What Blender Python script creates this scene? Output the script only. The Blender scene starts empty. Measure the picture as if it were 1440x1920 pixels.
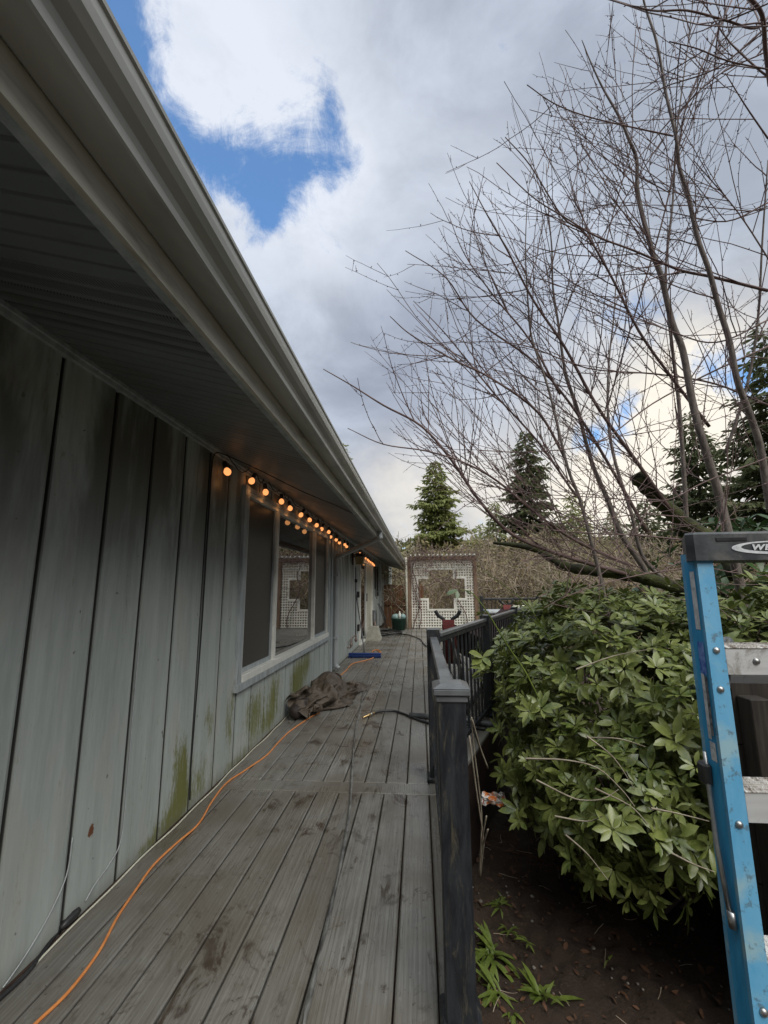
import bpy, math, random
import numpy as np
from mathutils import Vector, Matrix, noise as mn
random.seed(7); rng = np.random.default_rng(7)
S = bpy.context.scene
COL = S.collection
# ------------------------------------------------------------------ camera
F_PX, YAW, PITCH, ROLL = 810.66, 4.525, 9.916, -0.442
CAM = np.array([0.0, 0.0, 1.3])
_y, _p, _r = [math.radians(a) for a in (YAW, PITCH, ROLL)]
FWD = np.array([-math.sin(_y)*math.cos(_p), math.cos(_y)*math.cos(_p), math.sin(_p)])
_R = np.array([math.cos(_y), math.sin(_y), 0.0]); _U = np.cross(_R, FWD)
RT = _R*math.cos(_r) + _U*math.sin(_r); UP = -_R*math.sin(_r) + _U*math.cos(_r)
cd = bpy.data.cameras.new('camera'); cam = bpy.data.objects.new('camera', cd); COL.objects.link(cam)
cd.sensor_fit = 'VERTICAL'; cd.sensor_height = 24; cd.lens = 24*F_PX/1920
cd.clip_start = 0.02; cd.clip_end = 3000
cam.matrix_world = Matrix([[RT[i], UP[i], -FWD[i], CAM[i]] for i in range(3)] + [[0, 0, 0, 1]])
S.camera = cam
S.render.resolution_x, S.render.resolution_y = 768, 1024
S.view_settings.view_transform = 'Standard'; S.view_settings.look = 'None'
S.view_settings.exposure = 0; S.view_settings.gamma = 1
def dirpx(u, v):
    d = FWD + RT*(u-720)/F_PX + UP*(960-v)/F_PX
    return d/np.linalg.norm(d)
def at(u, v, y):            # the point at distance y along the deck that sits in direction (u, v)
    d = dirpx(u, v); return CAM + d*(y-CAM[1])/d[1]
def on(u, v, z=0.0):        # the point at height z
    d = dirpx(u, v); return CAM + d*(z-CAM[2])/d[2]
def wallpt(u, v, x=-1.4):
    d = dirpx(u, v); return CAM + d*(x-CAM[0])/d[0]

# ------------------------------------------------------------------ node helper
class N:
    def __init__(s, nt): s.nt = nt; s.ns = nt.nodes; s.ns.clear()
    def n(s, t, **k):
        x = s.ns.new(t)
        for a, b in k.items():
            if a.startswith('_'): setattr(x, a[1:], b)
        return x
    def set(s, sock, v):
        if v is None: return
        if isinstance(v, bpy.types.NodeSocket): s.nt.links.new(v, sock)
        else:
            if sock.type == 'RGBA' and isinstance(v, (tuple, list)) and len(v) == 3: v = (*v, 1)
            sock.default_value = v
    def math(s, op, a, b=None, c=None, clamp=False):
        x = s.ns.new('ShaderNodeMath'); x.operation = op; x.use_clamp = clamp
        for i, v in enumerate((a, b, c)): s.set(x.inputs[i], v)
        return x.outputs[0]
    def vm(s, op, a, b=None, out=0, scale=None):
        x = s.ns.new('ShaderNodeVectorMath'); x.operation = op
        s.set(x.inputs[0], a); s.set(x.inputs[1], b)
        if scale is not None: s.set(x.inputs['Scale'], scale)
        return x.outputs[out]
    def mix(s, f, a, b, mode='MIX'):
        x = s.ns.new('ShaderNodeMix'); x.data_type = 'RGBA'; x.blend_type = mode; x.clamp_factor = True
        s.set(x.inputs[0], f); s.set(x.inputs[6], a); s.set(x.inputs[7], b)
        return x.outputs[2]
    def ramp(s, f, stops):
        x = s.ns.new('ShaderNodeValToRGB'); e = x.color_ramp.elements
        while len(e) < len(stops): e.new(0.5)
        for el, (p, c) in zip(e, stops):
            el.position = p; el.color = (c, c, c, 1) if isinstance(c, (int, float)) else (*c, 1)
        s.set(x.inputs[0], f); return x.outputs[0]
    def mr(s, f, a, b, c=0.0, d=1.0, smooth=True):
        x = s.ns.new('ShaderNodeMapRange'); x.interpolation_type = 'SMOOTHSTEP' if smooth else 'LINEAR'
        for i, v in enumerate((f, a, b, c, d)): s.set(x.inputs[i], v)
        return x.outputs[0]
    def coord(s, k='Object'): return s.ns.new('ShaderNodeTexCoord').outputs[k]
    def mapv(s, v, scale=(1, 1, 1), loc=(0, 0, 0)):
        x = s.ns.new('ShaderNodeMapping'); s.set(x.inputs[0], v); x.inputs[1].default_value = loc; x.inputs[3].default_value = scale
        return x.outputs[0]
    def noise(s, v, sc=5, det=4, rough=0.55, dist=0, out=0):
        x = s.ns.new('ShaderNodeTexNoise'); s.set(x.inputs['Vector'], v)
        x.inputs['Scale'].default_value = sc; x.inputs['Detail'].default_value = det
        x.inputs['Roughness'].default_value = rough; x.inputs['Distortion'].default_value = dist
        return x.outputs[out]
    def sep(s, v):
        x = s.ns.new('ShaderNodeSeparateXYZ'); s.set(x.inputs[0], v); return x.outputs
    def comb(s, a, b, c):
        x = s.ns.new('ShaderNodeCombineXYZ')
        for i, v in enumerate((a, b, c)): s.set(x.inputs[i], v)
        return x.outputs[0]
    def bump(s, h, strength=0.3, dist=0.01, nrm=None):
        x = s.ns.new('ShaderNodeBump'); x.inputs['Strength'].default_value = strength; x.inputs['Distance'].default_value = dist
        s.set(x.inputs['Height'], h); s.set(x.inputs['Normal'], nrm); return x.outputs[0]

def mat(name, build=None, color=(0.5, 0.5, 0.5), rough=0.6, metal=0.0, spec=0.5, emit=None, es=1.0):
    m = bpy.data.materials.new(name); m.use_nodes = True
    n = N(m.node_tree)
    out = n.n('ShaderNodeOutputMaterial'); b = n.n('ShaderNodeBsdfPrincipled')
    n.nt.links.new(b.outputs[0], out.inputs[0])
    b.inputs['Roughness'].default_value = rough; b.inputs['Metallic'].default_value = metal
    b.inputs['Specular IOR Level'].default_value = spec
    b.inputs['Base Color'].default_value = (*color, 1)
    if emit: b.inputs['Emission Color'].default_value = (*emit, 1); b.inputs['Emission Strength'].default_value = es
    if build:
        r = build(n)
        for k, v in r.items(): n.set(b.inputs[k], v)
    return m
def rnd(n): return n.n('ShaderNodeObjectInfo').outputs['Random']

# ------------------------------------------------------------------ world
SUN_DIR = np.array([0.42, -0.62, 0.66]); SUN_DIR /= np.linalg.norm(SUN_DIR)
w = bpy.data.worlds.new('World'); S.world = w; w.use_nodes = True
n = N(w.node_tree)
out = n.n('ShaderNodeOutputWorld')
sky = n.n('ShaderNodeTexSky'); sky.sky_type = 'NISHITA'; sky.sun_disc = False
sky.sun_elevation = math.asin(SUN_DIR[2]); sky.sun_rotation = math.atan2(SUN_DIR[0], SUN_DIR[1])
sky.ozone_density = 3.0; sky.dust_density = 0.4
g = n.n('ShaderNodeTexCoord').outputs['Generated']
wc = n.noise(g, 2.6, 5, 0.62, 0, out=1)
warp = n.vm('SCALE', n.vm('SUBTRACT', wc, (0.5, 0.5, 0.5)), scale=0.14)
wc2 = n.noise(g, 11, 5, 0.6, 0, out=1)
warp2 = n.vm('SCALE', n.vm('SUBTRACT', wc2, (0.5, 0.5, 0.5)), scale=0.06)
gw = n.vm('ADD', n.vm('ADD', g, warp), warp2)
def blob(vec, u, v, r, amp=1.0):
    d = dirpx(u, v)
    dist = n.vm('DISTANCE', vec, tuple(d), out=1)
    return n.math('MULTIPLY', n.math('EXPONENT', n.math('MULTIPLY', n.math('POWER', n.math('DIVIDE', dist, r), 2.0), -1.0)), amp)
def addall(l):
    r = l[0]
    for x in l[1:]: r = n.math('ADD', r, x)
    return r
holes = addall([blob(gw, *a) for a in [
    (450, 322, .064, .70), (525, 322, .054, .70), (600, 290, .044, .66), (645, 300, .030, .4), (478, 388, .045, .68), (612, 200, .032, .55),
    (215, 30, .050, .55), (255, 110, .045, .5), (300, 190, .045, .5), (385, 330, .050, .5), (200, -70, .06, .5), (345, 262, .04, .45), (560, 120, .06, .2),
    (1145, 815, .050, .85), (1190, 765, .034, .6), (1190, 590, .06, .4), (1400, 700, .055, .7), (1330, 660, .045, .45), (760, 1035, .03, .5)]])
fine = n.noise(g, 5.5, 9, 0.74, .8)
wisp = n.noise(n.mapv(g, (1, 1, .55), (2, 0, 0)), 14, 8, .78, 1.2)
hm0 = n.mr(n.math('ADD', n.math('ADD', holes, n.math('MULTIPLY', n.math('SUBTRACT', fine, 0.5), 1.5)), n.math('MULTIPLY', n.math('SUBTRACT', wisp, .5), 1.0)), 0.16, .86)
hm = n.math('MULTIPLY', n.math('POWER', hm0, 0.85), .90)
# cloud tones: soft grey-blue masses, brighter where the cloud is thin, warm near the hidden sun
cn = n.noise(n.mapv(g, (1, 1, 1.5)), 2.8, 9, 0.6, 0.5)
cn2 = n.noise(n.mapv(g, (1, 1, 2.0), (3, 1, 5)), 5.5, 5, 0.6, 0.2)
base = n.mix(n.mr(cn, 0.36, 0.68), (.39, .44, .53), (.62, .69, .81))
bright = addall([blob(gw, *a) for a in [(420, 130, .22, .75), (330, 290, .1, .5), (560, 440, .13, .6), (300, 20, .2, .5), (1010, 330, .25, .15), (640, 330, .12, .55), (870, 330, .12, .3), (1150, 640, .12, .3)]])
c1 = n.mix(n.math('MULTIPLY', bright, n.mr(cn2, .3, .6, .6, 1)), base, (.80, .85, .95))
dark = addall([blob(gw, *a) for a in [(720, 740, .12, .75), (850, 640, .13, .5), (960, 600, .12, .45), (700, 860, .05, .3), (720, 600, .12, .2), (1000, 80, .2, .25)]])
c2 = n.mix(n.math('MULTIPLY', dark, n.mr(cn2, .3, .65, 1, .6)), c1, (.30, .34, .435))
warm = addall([blob(gw, *a) for a in [(1270, 800, .17, 1.25), (1180, 950, .13, 1.0), (1320, 650, .07, .5), (735, 905, .08, .75), (860, 900, .1, .5), (760, 990, .05, .5), (1000, 960, .15, .7)]])
c3 = n.mix(n.math('MULTIPLY', warm, n.mr(cn2, .25, .6, .7, 1.0)), c2, (1.05, .98, .86))
# unseen sky shaped for the lighting: overhead boosted, low sides and back dimmed
gx_, gy_, gz_ = n.sep(g)
zen = n.mr(n.vm('DOT_PRODUCT', g, tuple(np.array([.22, -.22, .95])), out=1), .78, .985, 0.0, 3.6)
side = n.math('MULTIPLY', n.mr(n.vm('DOT_PRODUCT', g, tuple(dirpx(720, 960)*1.0), out=1), .15, .55, 1, 0), n.mr(gz_, .30, .70, 1, 0))
boost = n.math('MULTIPLY', n.math('ADD', 1.0, zen), n.math('SUBTRACT', 1.0, n.math('MULTIPLY', side, .80)))
c4 = n.vm('MULTIPLY', c3, n.comb(n.math('MULTIPLY', boost, n.mr(zen, 0, 2, 1, 1.05)), boost, n.math('MULTIPLY', boost, n.mr(zen, 0, 2, 1, .85))))
bg1 = n.n('ShaderNodeBackground'); bg2 = n.n('ShaderNodeBackground')
n.set(bg1.inputs[0], n.mix(1.0, sky.outputs[0], (.95, 1.95, 2.5), 'MULTIPLY')); bg1.inputs[1].default_value = 0.10
n.set(bg2.inputs[0], c4); bg2.inputs[1].default_value = 1.0
ms = n.n('ShaderNodeMixShader'); n.set(ms.inputs[0], hm)
n.nt.links.new(bg2.outputs[0], ms.inputs[1]); n.nt.links.new(bg1.outputs[0], ms.inputs[2]); n.nt.links.new(ms.outputs[0], out.inputs[0])
# ------------------------------------------------------------------ sun behind cloud
sl = bpy.data.lights.new('sun', 'SUN'); sl.energy = 2.0; sl.angle = math.radians(40); sl.color = (1, .96, .9)
so = bpy.data.objects.new('sun', sl); COL.objects.link(so)
so.rotation_euler = Vector(-SUN_DIR).to_track_quat('-Z', 'Y').to_euler()

# ------------------------------------------------------------------ mesh helpers
class MB:
    def __init__(s): s.v = []; s.f = []; s.nv = 0; s.sm = []
    def add(s, verts, faces, smooth=False):
        b = s.nv; s.v.append(np.asarray(verts, float).reshape(-1, 3)); s.nv += len(s.v[-1])
        s.f.extend([tuple(i+b for i in f) for f in faces]); s.sm.extend([smooth]*len(faces)); return s
    def box(s, x0, x1, y0, y1, z0, z1, bev=0.0):
        if bev <= 0:
            v = [(x, y, z) for x in (x0, x1) for y in (y0, y1) for z in (z0, z1)]
            return s.add(v, [(0, 1, 3, 2), (4, 6, 7, 5), (0, 4, 5, 1), (2, 3, 7, 6), (0, 2, 6, 4), (1, 5, 7, 3)])
        return s.cham((x0+x1)/2, (y0+y1)/2, (z0+z1)/2, abs(x1-x0), abs(y1-y0), abs(z1-z0), bev)
    def cham(s, cx, cy, cz, dx, dy, dz, b, M=None):
        h = np.array([dx, dy, dz])/2; V = []; idx = {}
        for sx in (-1, 1):
            for sy in (-1, 1):
                for sz in (-1, 1):
                    sg = np.array([sx, sy, sz])
                    for a in range(3):
                        q = h-b; q[a] = h[a]; idx[(sx, sy, sz, a)] = len(V); V.append(q*sg)
        Fc = []
        for a in range(3):
            o = [i for i in range(3) if i != a]
            for sg in (-1, 1):
                l = []
                for p, q in ((-1, -1), (1, -1), (1, 1), (-1, 1)):
                    k = [0, 0, 0]; k[a] = sg; k[o[0]] = p; k[o[1]] = q; l.append(idx[(*k, a)])
                Fc.append(tuple(l))
        for a in range(3):
            o = [i for i in range(3) if i != a]
            for p in (-1, 1):
                for q in (-1, 1):
                    l = []
                    for t, ax in ((-1, o[0]), (-1, o[1]), (1, o[1]), (1, o[0])):
                        k = [0, 0, 0]; k[a] = t; k[o[0]] = p; k[o[1]] = q; l.append(idx[(*k, ax)])
                    Fc.append(tuple(l))
        for sx in (-1, 1):
            for sy in (-1, 1):
                for sz in (-1, 1): Fc.append(tuple(idx[(sx, sy, sz, a)] for a in range(3)))
        V = np.array(V)
        if M is not None: V = V @ np.asarray(M, float).T
        return s.add(V+np.array([cx, cy, cz]), Fc)
    def beam(s, a, b, wd, ht, bev=0.0, up=(0, 0, 1)):
        a = np.asarray(a, float); b = np.asarray(b, float); d = b-a; L = np.linalg.norm(d); d /= L
        sx = np.cross(d, np.asarray(up, float)); sx /= np.linalg.norm(sx); uz = np.cross(sx, d)
        M = np.stack([sx, d, uz], 1); c = (a+b)/2
        bev = bev or min(wd, ht)*0.04
        return s.cham(*c, wd, L, ht, bev, M)
    def prism(s, poly, z0, z1):
        k = len(poly); v = [(x, y, z0) for x, y in poly]+[(x, y, z1) for x, y in poly]
        return s.add(v, [tuple(range(k))[::-1], tuple(range(k, 2*k))]+[(i, (i+1) % k, (i+1) % k+k, i+k) for i in range(k)])
    def tube(s, pts, rad, k=6, cap=True, smooth=True, flat=None):
        P = np.asarray(pts, float); m = len(P)
        if np.isscalar(rad): rad = [rad]*m
        T = np.gradient(P, axis=0); T /= (np.linalg.norm(T, axis=1, keepdims=True)+1e-12)
        up = np.array([0, 0, 1.]) if abs(T[0][2]) < .9 else np.array([1., 0, 0])
        nrm = np.cross(T[0], up); nrm /= np.linalg.norm(nrm); V = []
        ang = np.arange(k)*2*math.pi/k; ca, sa = np.cos(ang), np.sin(ang)
        for i in range(m):
            nrm = nrm-T[i]*(nrm@T[i]); nrm /= (np.linalg.norm(nrm)+1e-12); bn = np.cross(T[i], nrm)
            fl = 1 if flat is None else flat
            V.append(P[i]+rad[i]*(ca[:, None]*nrm+fl*sa[:, None]*bn))
        Fc = [(i*k+j, i*k+(j+1) % k, (i+1)*k+(j+1) % k, (i+1)*k+j) for i in range(m-1) for j in range(k)]
        if cap: Fc += [tuple(range(k))[::-1], tuple(range((m-1)*k, m*k))]
        return s.add(np.concatenate(V), Fc, smooth)
    def lathe(s, prof, c=(0, 0, 0), k=16, smooth=True, axis=None):
        V = []
        for r, z in prof:
            for j in range(k): V.append((r*math.cos(j*2*math.pi/k), r*math.sin(j*2*math.pi/k), z))
        m = len(prof); Fc = [(i*k+j, i*k+(j+1) % k, (i+1)*k+(j+1) % k, (i+1)*k+j) for i in range(m-1) for j in range(k)]
        Fc += [tuple(range(k))[::-1], tuple(range((m-1)*k, m*k))]
        V = np.array(V)
        if axis is not None:
            q = np.array(Vector((0, 0, 1)).rotation_difference(Vector(axis)).to_matrix()); V = V@q.T
        return s.add(V+np.asarray(c), Fc, smooth)
    def build(s, name, m, parent=None, **k):
        me = bpy.data.meshes.new(name); v = np.concatenate(s.v) if s.v else np.zeros((0, 3))
        me.from_pydata(v.tolist(), [], s.f); me.polygons.foreach_set('use_smooth', s.sm)
        for mm in (m if isinstance(m, (list, tuple)) else [m]): me.materials.append(mm)
        me.update(); o = bpy.data.objects.new(name, me); COL.objects.link(o)
        if parent is not None: o.parent = parent; o.matrix_parent_inverse = Matrix.Translation(parent.location).inverted() if any(parent.location) else Matrix()
        for a, b in k.items(): o[a] = b
        return o
def thing(name, label, cat, loc=(0, 0, 0), group=None):
    o = bpy.data.objects.new(name, None); COL.objects.link(o); o.location = Vector(loc); o.empty_display_size = .1
    o['label'] = label; o['category'] = cat
    if group: o['group'] = group
    return o
def smooth_path(P, sub=6):
    P = np.asarray(P, float); P = np.vstack([2*P[0]-P[1], P, 2*P[-1]-P[-2]]); o = []
    for i in range(1, len(P)-2):
        for t in np.linspace(0, 1, sub, endpoint=False):
            a, b, c, d = P[i-1:i+3]
            o.append(.5*((2*b)+(-a+c)*t+(2*a-5*b+4*c-d)*t*t+(-a+3*b-3*c+d)*t**3))
    o.append(P[-2]); return np.array(o)
def U3(): 
    v = rng.normal(size=3); return v/np.linalg.norm(v)

# ------------------------------------------------------------------ materials
WX = -1.4          # plane of the house wall
def deck_b(n):
    c = n.coord(); r = rnd(n)
    cs = n.vm('ADD', c, n.comb(n.math('MULTIPLY', r, 3), n.math('MULTIPLY', r, 40), n.math('MULTIPLY', r, 9)))
    gr = n.noise(n.mapv(cs, (120, 3.2, 10)), 1.0, 6, .65, .8)
    cath = n.n('ShaderNodeTexWave'); cath.wave_type = 'BANDS'; cath.bands_direction = 'X'
    n.set(cath.inputs[0], n.mapv(cs, (9, .75, 1))); cath.inputs['Scale'].default_value = 2.2; cath.inputs['Distortion'].default_value = 9; cath.inputs['Detail'].default_value = 3; cath.inputs['Detail Scale'].default_value = .7
    base = n.mix(n.mr(gr, .25, .75), (.140, .134, .118), (.285, .276, .250))
    base = n.mix(n.math('MULTIPLY', n.mr(cath.outputs[1], .5, 1.0), .26), base, (.085, .074, .058))
    base = n.mix(n.math('MULTIPLY', r, .45), base, (.115, .103, .083))
    big = n.noise(c, 1.3, 5, .6, .3); blot = n.noise(n.mapv(c, (1.3, .75, 1)), 6, 8, .74, 1.0)
    x, y, z = n.sep(c)
    traffic = n.math('MULTIPLY', n.mr(n.math('ABSOLUTE', n.math('ADD', x, .62)), .15, .75, 1, .25), n.mr(y, 4.5, 9, 1, .5))
    base = n.mix(n.mr(big, .38, .66, 0, .6), base, (.095, .077, .052))
    spot = n.math('MULTIPLY', n.mr(n.math('ADD', blot, n.math('MULTIPLY', traffic, .07)), .565, .68), n.mr(n.noise(c, 2.2, 4, .6), .40, .58))
    base = n.mix(n.math('MULTIPLY', spot, .9), base, (.042, .028, .017))
    scuff = n.mr(n.noise(n.mapv(c, (2.2, 1, 1), (5, 2, 0)), 11, 6, .75, .6), .60, .70, 0, .28); base = n.mix(scuff, base, (.33, .33, .315))
    speck = n.mr(n.noise(c, 38, 3, .6), .64, .70); base = n.mix(n.math('MULTIPLY', n.math('MULTIPLY', speck, n.mr(blot, .42, .52)), .8), base, (.04, .028, .018))
    wet = n.mr(n.noise(c, 1.1, 5, .65, .6), .40, .60)
    ro = n.math('ADD', n.math('MULTIPLY', wet, -.22), n.mr(gr, .2, .8, .38, .58, False))
    h = n.math('ADD', n.math('MULTIPLY', gr, .7), n.math('MULTIPLY', cath.outputs[1], .35))
    return {'Base Color': base, 'Roughness': ro, 'Normal': n.bump(h, .25, .0015)}
M_deck = mat('composite deck board', deck_b)
def siding_b(n):
    c = n.coord(); x, y, z = n.sep(c)
    st = n.noise(n.mapv(c, (1, 9, .55)), 1.6, 5, .6, .2); fine = n.noise(n.mapv(c, (4, 60, 5)), 1.5, 4, .65)
    base = n.mix(n.mr(st, .3, .7), (.33, .364, .343), (.44, .478, .452))
    base = n.mix(n.mr(fine, .35, .75, 0, .25), base, (.60, .64, .61))
    brd = n.noise(n.comb(0, n.math('FLOOR', n.math('DIVIDE', n.math('ADD', y, .02), .3065)), 3), 3.7, 0)
    base = n.mix(n.math('MULTIPLY', brd, .25), base, (.30, .32, .29))
    beige = n.mr(n.noise(n.mapv(c, (1, 3, 1.1), (0, 5, 2)), 1.7, 4, .6), .52, .68, 0, .5)
    base = n.mix(beige, base, (.43, .42, .37))
    # mildew below the frieze, strengthened upward as painted eave shade
    mil_shade = n.math('MULTIPLY', n.mr(n.noise(n.mapv(c, (1, 3.2, .7), (2, 1, 0)), 1.3, 5, .6, .4), .36, .58), n.mr(z, 1.0, 2.05))
    base = n.mix(n.math('MULTIPLY', mil_shade, .9), base, (.085, .083, .062))
    # green algae low on the boards
    zn = n.math('ADD', n.math('MULTIPLY', n.noise(n.mapv(c, (1, 12, 1.6)), 2.3, 7, .72, .7), .6), n.math('MULTIPLY', n.noise(n.mapv(c, (1, 30, 9)), 3, 5, .7), .4))
    def patch(yc, zc, ry, rz, a=1.0):
        d = n.math('ADD', n.math('POWER', n.math('DIVIDE', n.math('SUBTRACT', y, yc), ry), 2.), n.math('POWER', n.math('DIVIDE', n.math('SUBTRACT', z, zc), rz), 2.))
        return n.math('MULTIPLY', n.math('EXPONENT', n.math('MULTIPLY', d, -1)), a)
    pl = [patch(*a) for a in [(2.63, .22, .10, .24, 1.15), (2.50, .03, .16, .10, .8), (2.95, .44, .08, .12, .7), (2.85, .1, .2, .14, .6), (3.28, .35, .07, .25, .75), (3.45, .02, .3, .06, .6), (3.75, .28, .2, .2, .95), (4.25, .3, .2, .2, 1.0), (4.1, .1, .35, .1, .6), (5.0, .32, .25, .2, .95), (5.45, .4, .25, .2, .95), (5.1, .1, .3, .2, .6), (2.3, .02, .12, .03, .6)]]
    s = pl[0]
    for q in pl[1:]: s = n.math('ADD', s, q)
    s = n.math('MINIMUM', s, 1.1)
    al = n.mr(n.math('ADD', s, n.math('MULTIPLY', n.math('SUBTRACT', zn, .5), 4.2)), .20, 1.05, 0, .95)
    base = n.mix(al, base, n.mix(zn, (.10, .11, .016), (.20, .20, .05)))
    low = n.mr(n.math('ADD', z, n.math('MULTIPLY', zn, .12)), .03, .16, .55, 0); base = n.mix(low, base, (.17, .165, .12))
    base = n.mix(n.mr(x, WX-.006, WX-.014), base, (.045, .045, .04))  # groove dirt, painted darker to make up for weak groove shading
    rust = n.mr(n.math('ADD', patch(1.92, .30, .022, .035, 1), n.math('MULTIPLY', n.math('SUBTRACT', n.noise(c, 60, 4, .7), .5), 1.3)), .5, .7)
    base = n.mix(rust, base, (.16, .06, .025))
    sp = n.mr(n.noise(c, 24, 2, .5), .74, .77); base = n.mix(n.math('MULTIPLY', sp, .7), base, (.1, .09, .07))
    return {'Base Color': base, 'Roughness': .62, 'Normal': n.bump(n.math('ADD', fine, n.math('MULTIPLY', st, .5)), .22, .004)}
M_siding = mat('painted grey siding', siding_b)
def plain(cols, sc=6, rough=.5, bump=.1, st=(1, 1, 1), metal=0, spec=.5, dirt=None, dist=.004):
    def b(n):
        c = n.coord(); f = n.noise(n.mapv(c, st), sc, 5, .62)
        col = n.mix(n.mr(f, .32, .68), cols[0], cols[1])
        if dirt: col = n.mix(n.mr(n.noise(n.mapv(c, st), sc*.45, 5, .7, .4), .5, .68, 0, dirt[1]), col, dirt[0])
        return {'Base Color': col, 'Roughness': n.mr(f, .2, .8, rough*.85, min(1, rough*1.15), False), 'Metallic': metal, 'Specular IOR Level': spec, 'Normal': n.bump(f, bump, dist)}
    return b
M_gutter = mat('painted metal gutter', plain([(.35, .355, .32), (.45, .45, .41)], 3, .34, .05, (1, .5, 3), dirt=((.14, .13, .095), .6)))
M_fascia = mat('painted fascia board', plain([(.43, .41, .33), (.57, .55, .46)], 9, .6, .2, (2, .4, 3), dirt=((.2, .18, .12), .6)))
M_trim = mat('grey painted trim', plain([(.30, .335, .34), (.42, .455, .46)], 8, .6, .15, (3, 3, .6), dirt=((.18, .18, .16), .5)))
M_downspout = mat('downspout paint', plain([(.36, .385, .39), (.45, .475, .47)], 5, .4, .05, (1, 1, .3), dirt=((.2, .2, .18), .4)))
M_white = mat('white vinyl window frame', plain([(.66, .66, .60), (.76, .755, .70)], 8, .4, .05, dirt=((.35, .34, .28), .4)))
M_roof = mat('roof shingles', plain([(.05, .05, .045), (.12, .115, .10)], 30, .9, .5))
def soffit_b(n):
    c = n.coord(); x, y, z = n.sep(c)
    f = n.noise(c, 5, 4, .6)
    col = n.mix(f, (.15, .17, .17), (.22, .24, .24))
    rib = n.math('FRACT', n.math('DIVIDE', y, .127))
    groove = n.math('MAXIMUM', n.mr(rib, .0, .07, 1, 0), n.mr(rib, .93, 1, 0, 1))
    # perforated vent rows in one panel in four
    band = n.math('MULTIPLY', n.math('GREATER_THAN', n.math('FRACT', n.math('DIVIDE', n.math('ADD', y, -.955), 1.524)), 0), n.math('LESS_THAN', n.math('FRACT', n.math('DIVIDE', n.math('ADD', y, -.955), 1.524)), .235))
    sx = n.math('LESS_THAN', n.math('FRACT', n.math('DIVIDE', x, .011)), .42)
    sy = n.math('LESS_THAN', n.math('FRACT', n.math('DIVIDE', y, .060)), .55)
    slot = n.math('MULTIPLY', n.math('MULTIPLY', band, sx), sy)
    col = n.mix(n.math('MULTIPLY', groove, .5), col, (.05, .055, .05)); col = n.mix(n.math('MULTIPLY', slot, .85), col, (.015, .016, .015))
    col = n.mix(n.mr(n.noise(n.mapv(c, (1, 2, 1)), 2, 5, .65, .4), .5, .7, 0, .5), col, (.10, .10, .085))
    return {'Base Color': col, 'Roughness': .5, 'Normal': n.bump(n.math('SUBTRACT', 1, n.math('MAXIMUM', groove, slot)), .6, .006)}
M_soffit = mat('vented vinyl soffit', soffit_b)
def rail_b(n):
    c = n.coord(); f = n.noise(n.mapv(c, (9, 9, 1.6)), 4, 6, .7, .5); g2 = n.noise(c, 14, 5, .7)
    col = n.mix(n.mr(f, .35, .7), (.009, .010, .013), (.030, .033, .037))
    col = n.mix(n.mr(n.noise(n.mapv(c, (6, 6, 1.2), (4, 0, 1)), 5, 6, .75, .8), .52, .66, 0, .45), col, (.14, .12, .075))
    return {'Base Color': col, 'Roughness': n.mr(g2, .3, .7, .38, .62, False), 'Normal': n.bump(f, .25, .002)}
M_rail = mat('black composite railing', rail_b)
M_glass = mat('window glass', color=(.012, .014, .013), rough=.015, spec=1.0)
M_glass.node_tree.nodes['Principled BSDF'].inputs['IOR'].default_value = 2.15
def scr_b(n):
    c = n.coord(); f = n.noise(c, 4, 4, .6)
    return {'Base Color': n.mix(f, (.036, .034, .028), (.058, .055, .046)), 'Roughness': .42, 'Normal': n.bump(n.noise(c, 400, 1), .15, .001)}
M_screen = mat('insect screen', scr_b)
M_curtain = mat('cream curtain', plain([(.48, .46, .36), (.62, .60, .48)], 5, .8, .3, (1, 14, .4)))
M_black = mat('black plastic', plain([(.012, .012, .013), (.03, .03, .03)], 12, .42, .1))
M_blackmetal = mat('black painted metal', plain([(.018, .018, .018), (.045, .043, .04)], 20, .45, .2))
M_bulb = mat('lit amber bulb', color=(.9, .45, .2), rough=.4, emit=(1.0, .36, .115), es=1.3)
M_orange = mat('orange cord jacket', plain([(.62, .21, .055), (.72, .28, .08)], 30, .45, .05))
M_whitecord = mat('cream cord', plain([(.55, .54, .42), (.68, .66, .54)], 30, .5, .05))
M_greycord = mat('grey wire', plain([(.36, .38, .38), (.46, .48, .48)], 30, .5, .05))
M_strap = mat('grey webbing strap', plain([(.05, .048, .045), (.20, .195, .18)], 9, .4, .3, (3, 1, 1)))
M_brass = mat('brass', plain([(.55, .38, .17), (.7, .5, .25)], 40, .35, .1, metal=.9))
M_steel = mat('dull steel', plain([(.35, .35, .34), (.55, .55, .53)], 20, .38, .15, metal=.9, dirt=((.2, .17, .13), .5)))
def alu_b(n):
    c = n.coord(); f = n.noise(n.mapv(c, (1, 1, 8)), 12, 5, .65)
    col = n.mix(f, (.60, .60, .59), (.80, .80, .78)); d = n.mr(n.noise(c, 9, 6, .7, .5), .54, .66, 0, .75)
    return {'Base Color': n.mix(d, col, (.30, .27, .22)), 'Metallic': .35, 'Roughness': n.mr(f, .2, .8, .36, .55, False), 'Normal': n.bump(f, .1, .001)}
M_alu = mat('scuffed aluminium', alu_b)
def tread_b(n):
    c = n.coord(); f = n.noise(n.mapv(c, (9, 1, 1)), 9, 6, .75, .8)
    return {'Base Color': n.ramp(f, [(.38, (.13, .095, .07)), (.52, (.50, .47, .43)), (.6, (.74, .73, .70))]), 'Roughness': .6, 'Normal': n.bump(f, .3, .002)}
M_tread = mat('paint spattered tread', tread_b)
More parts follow.
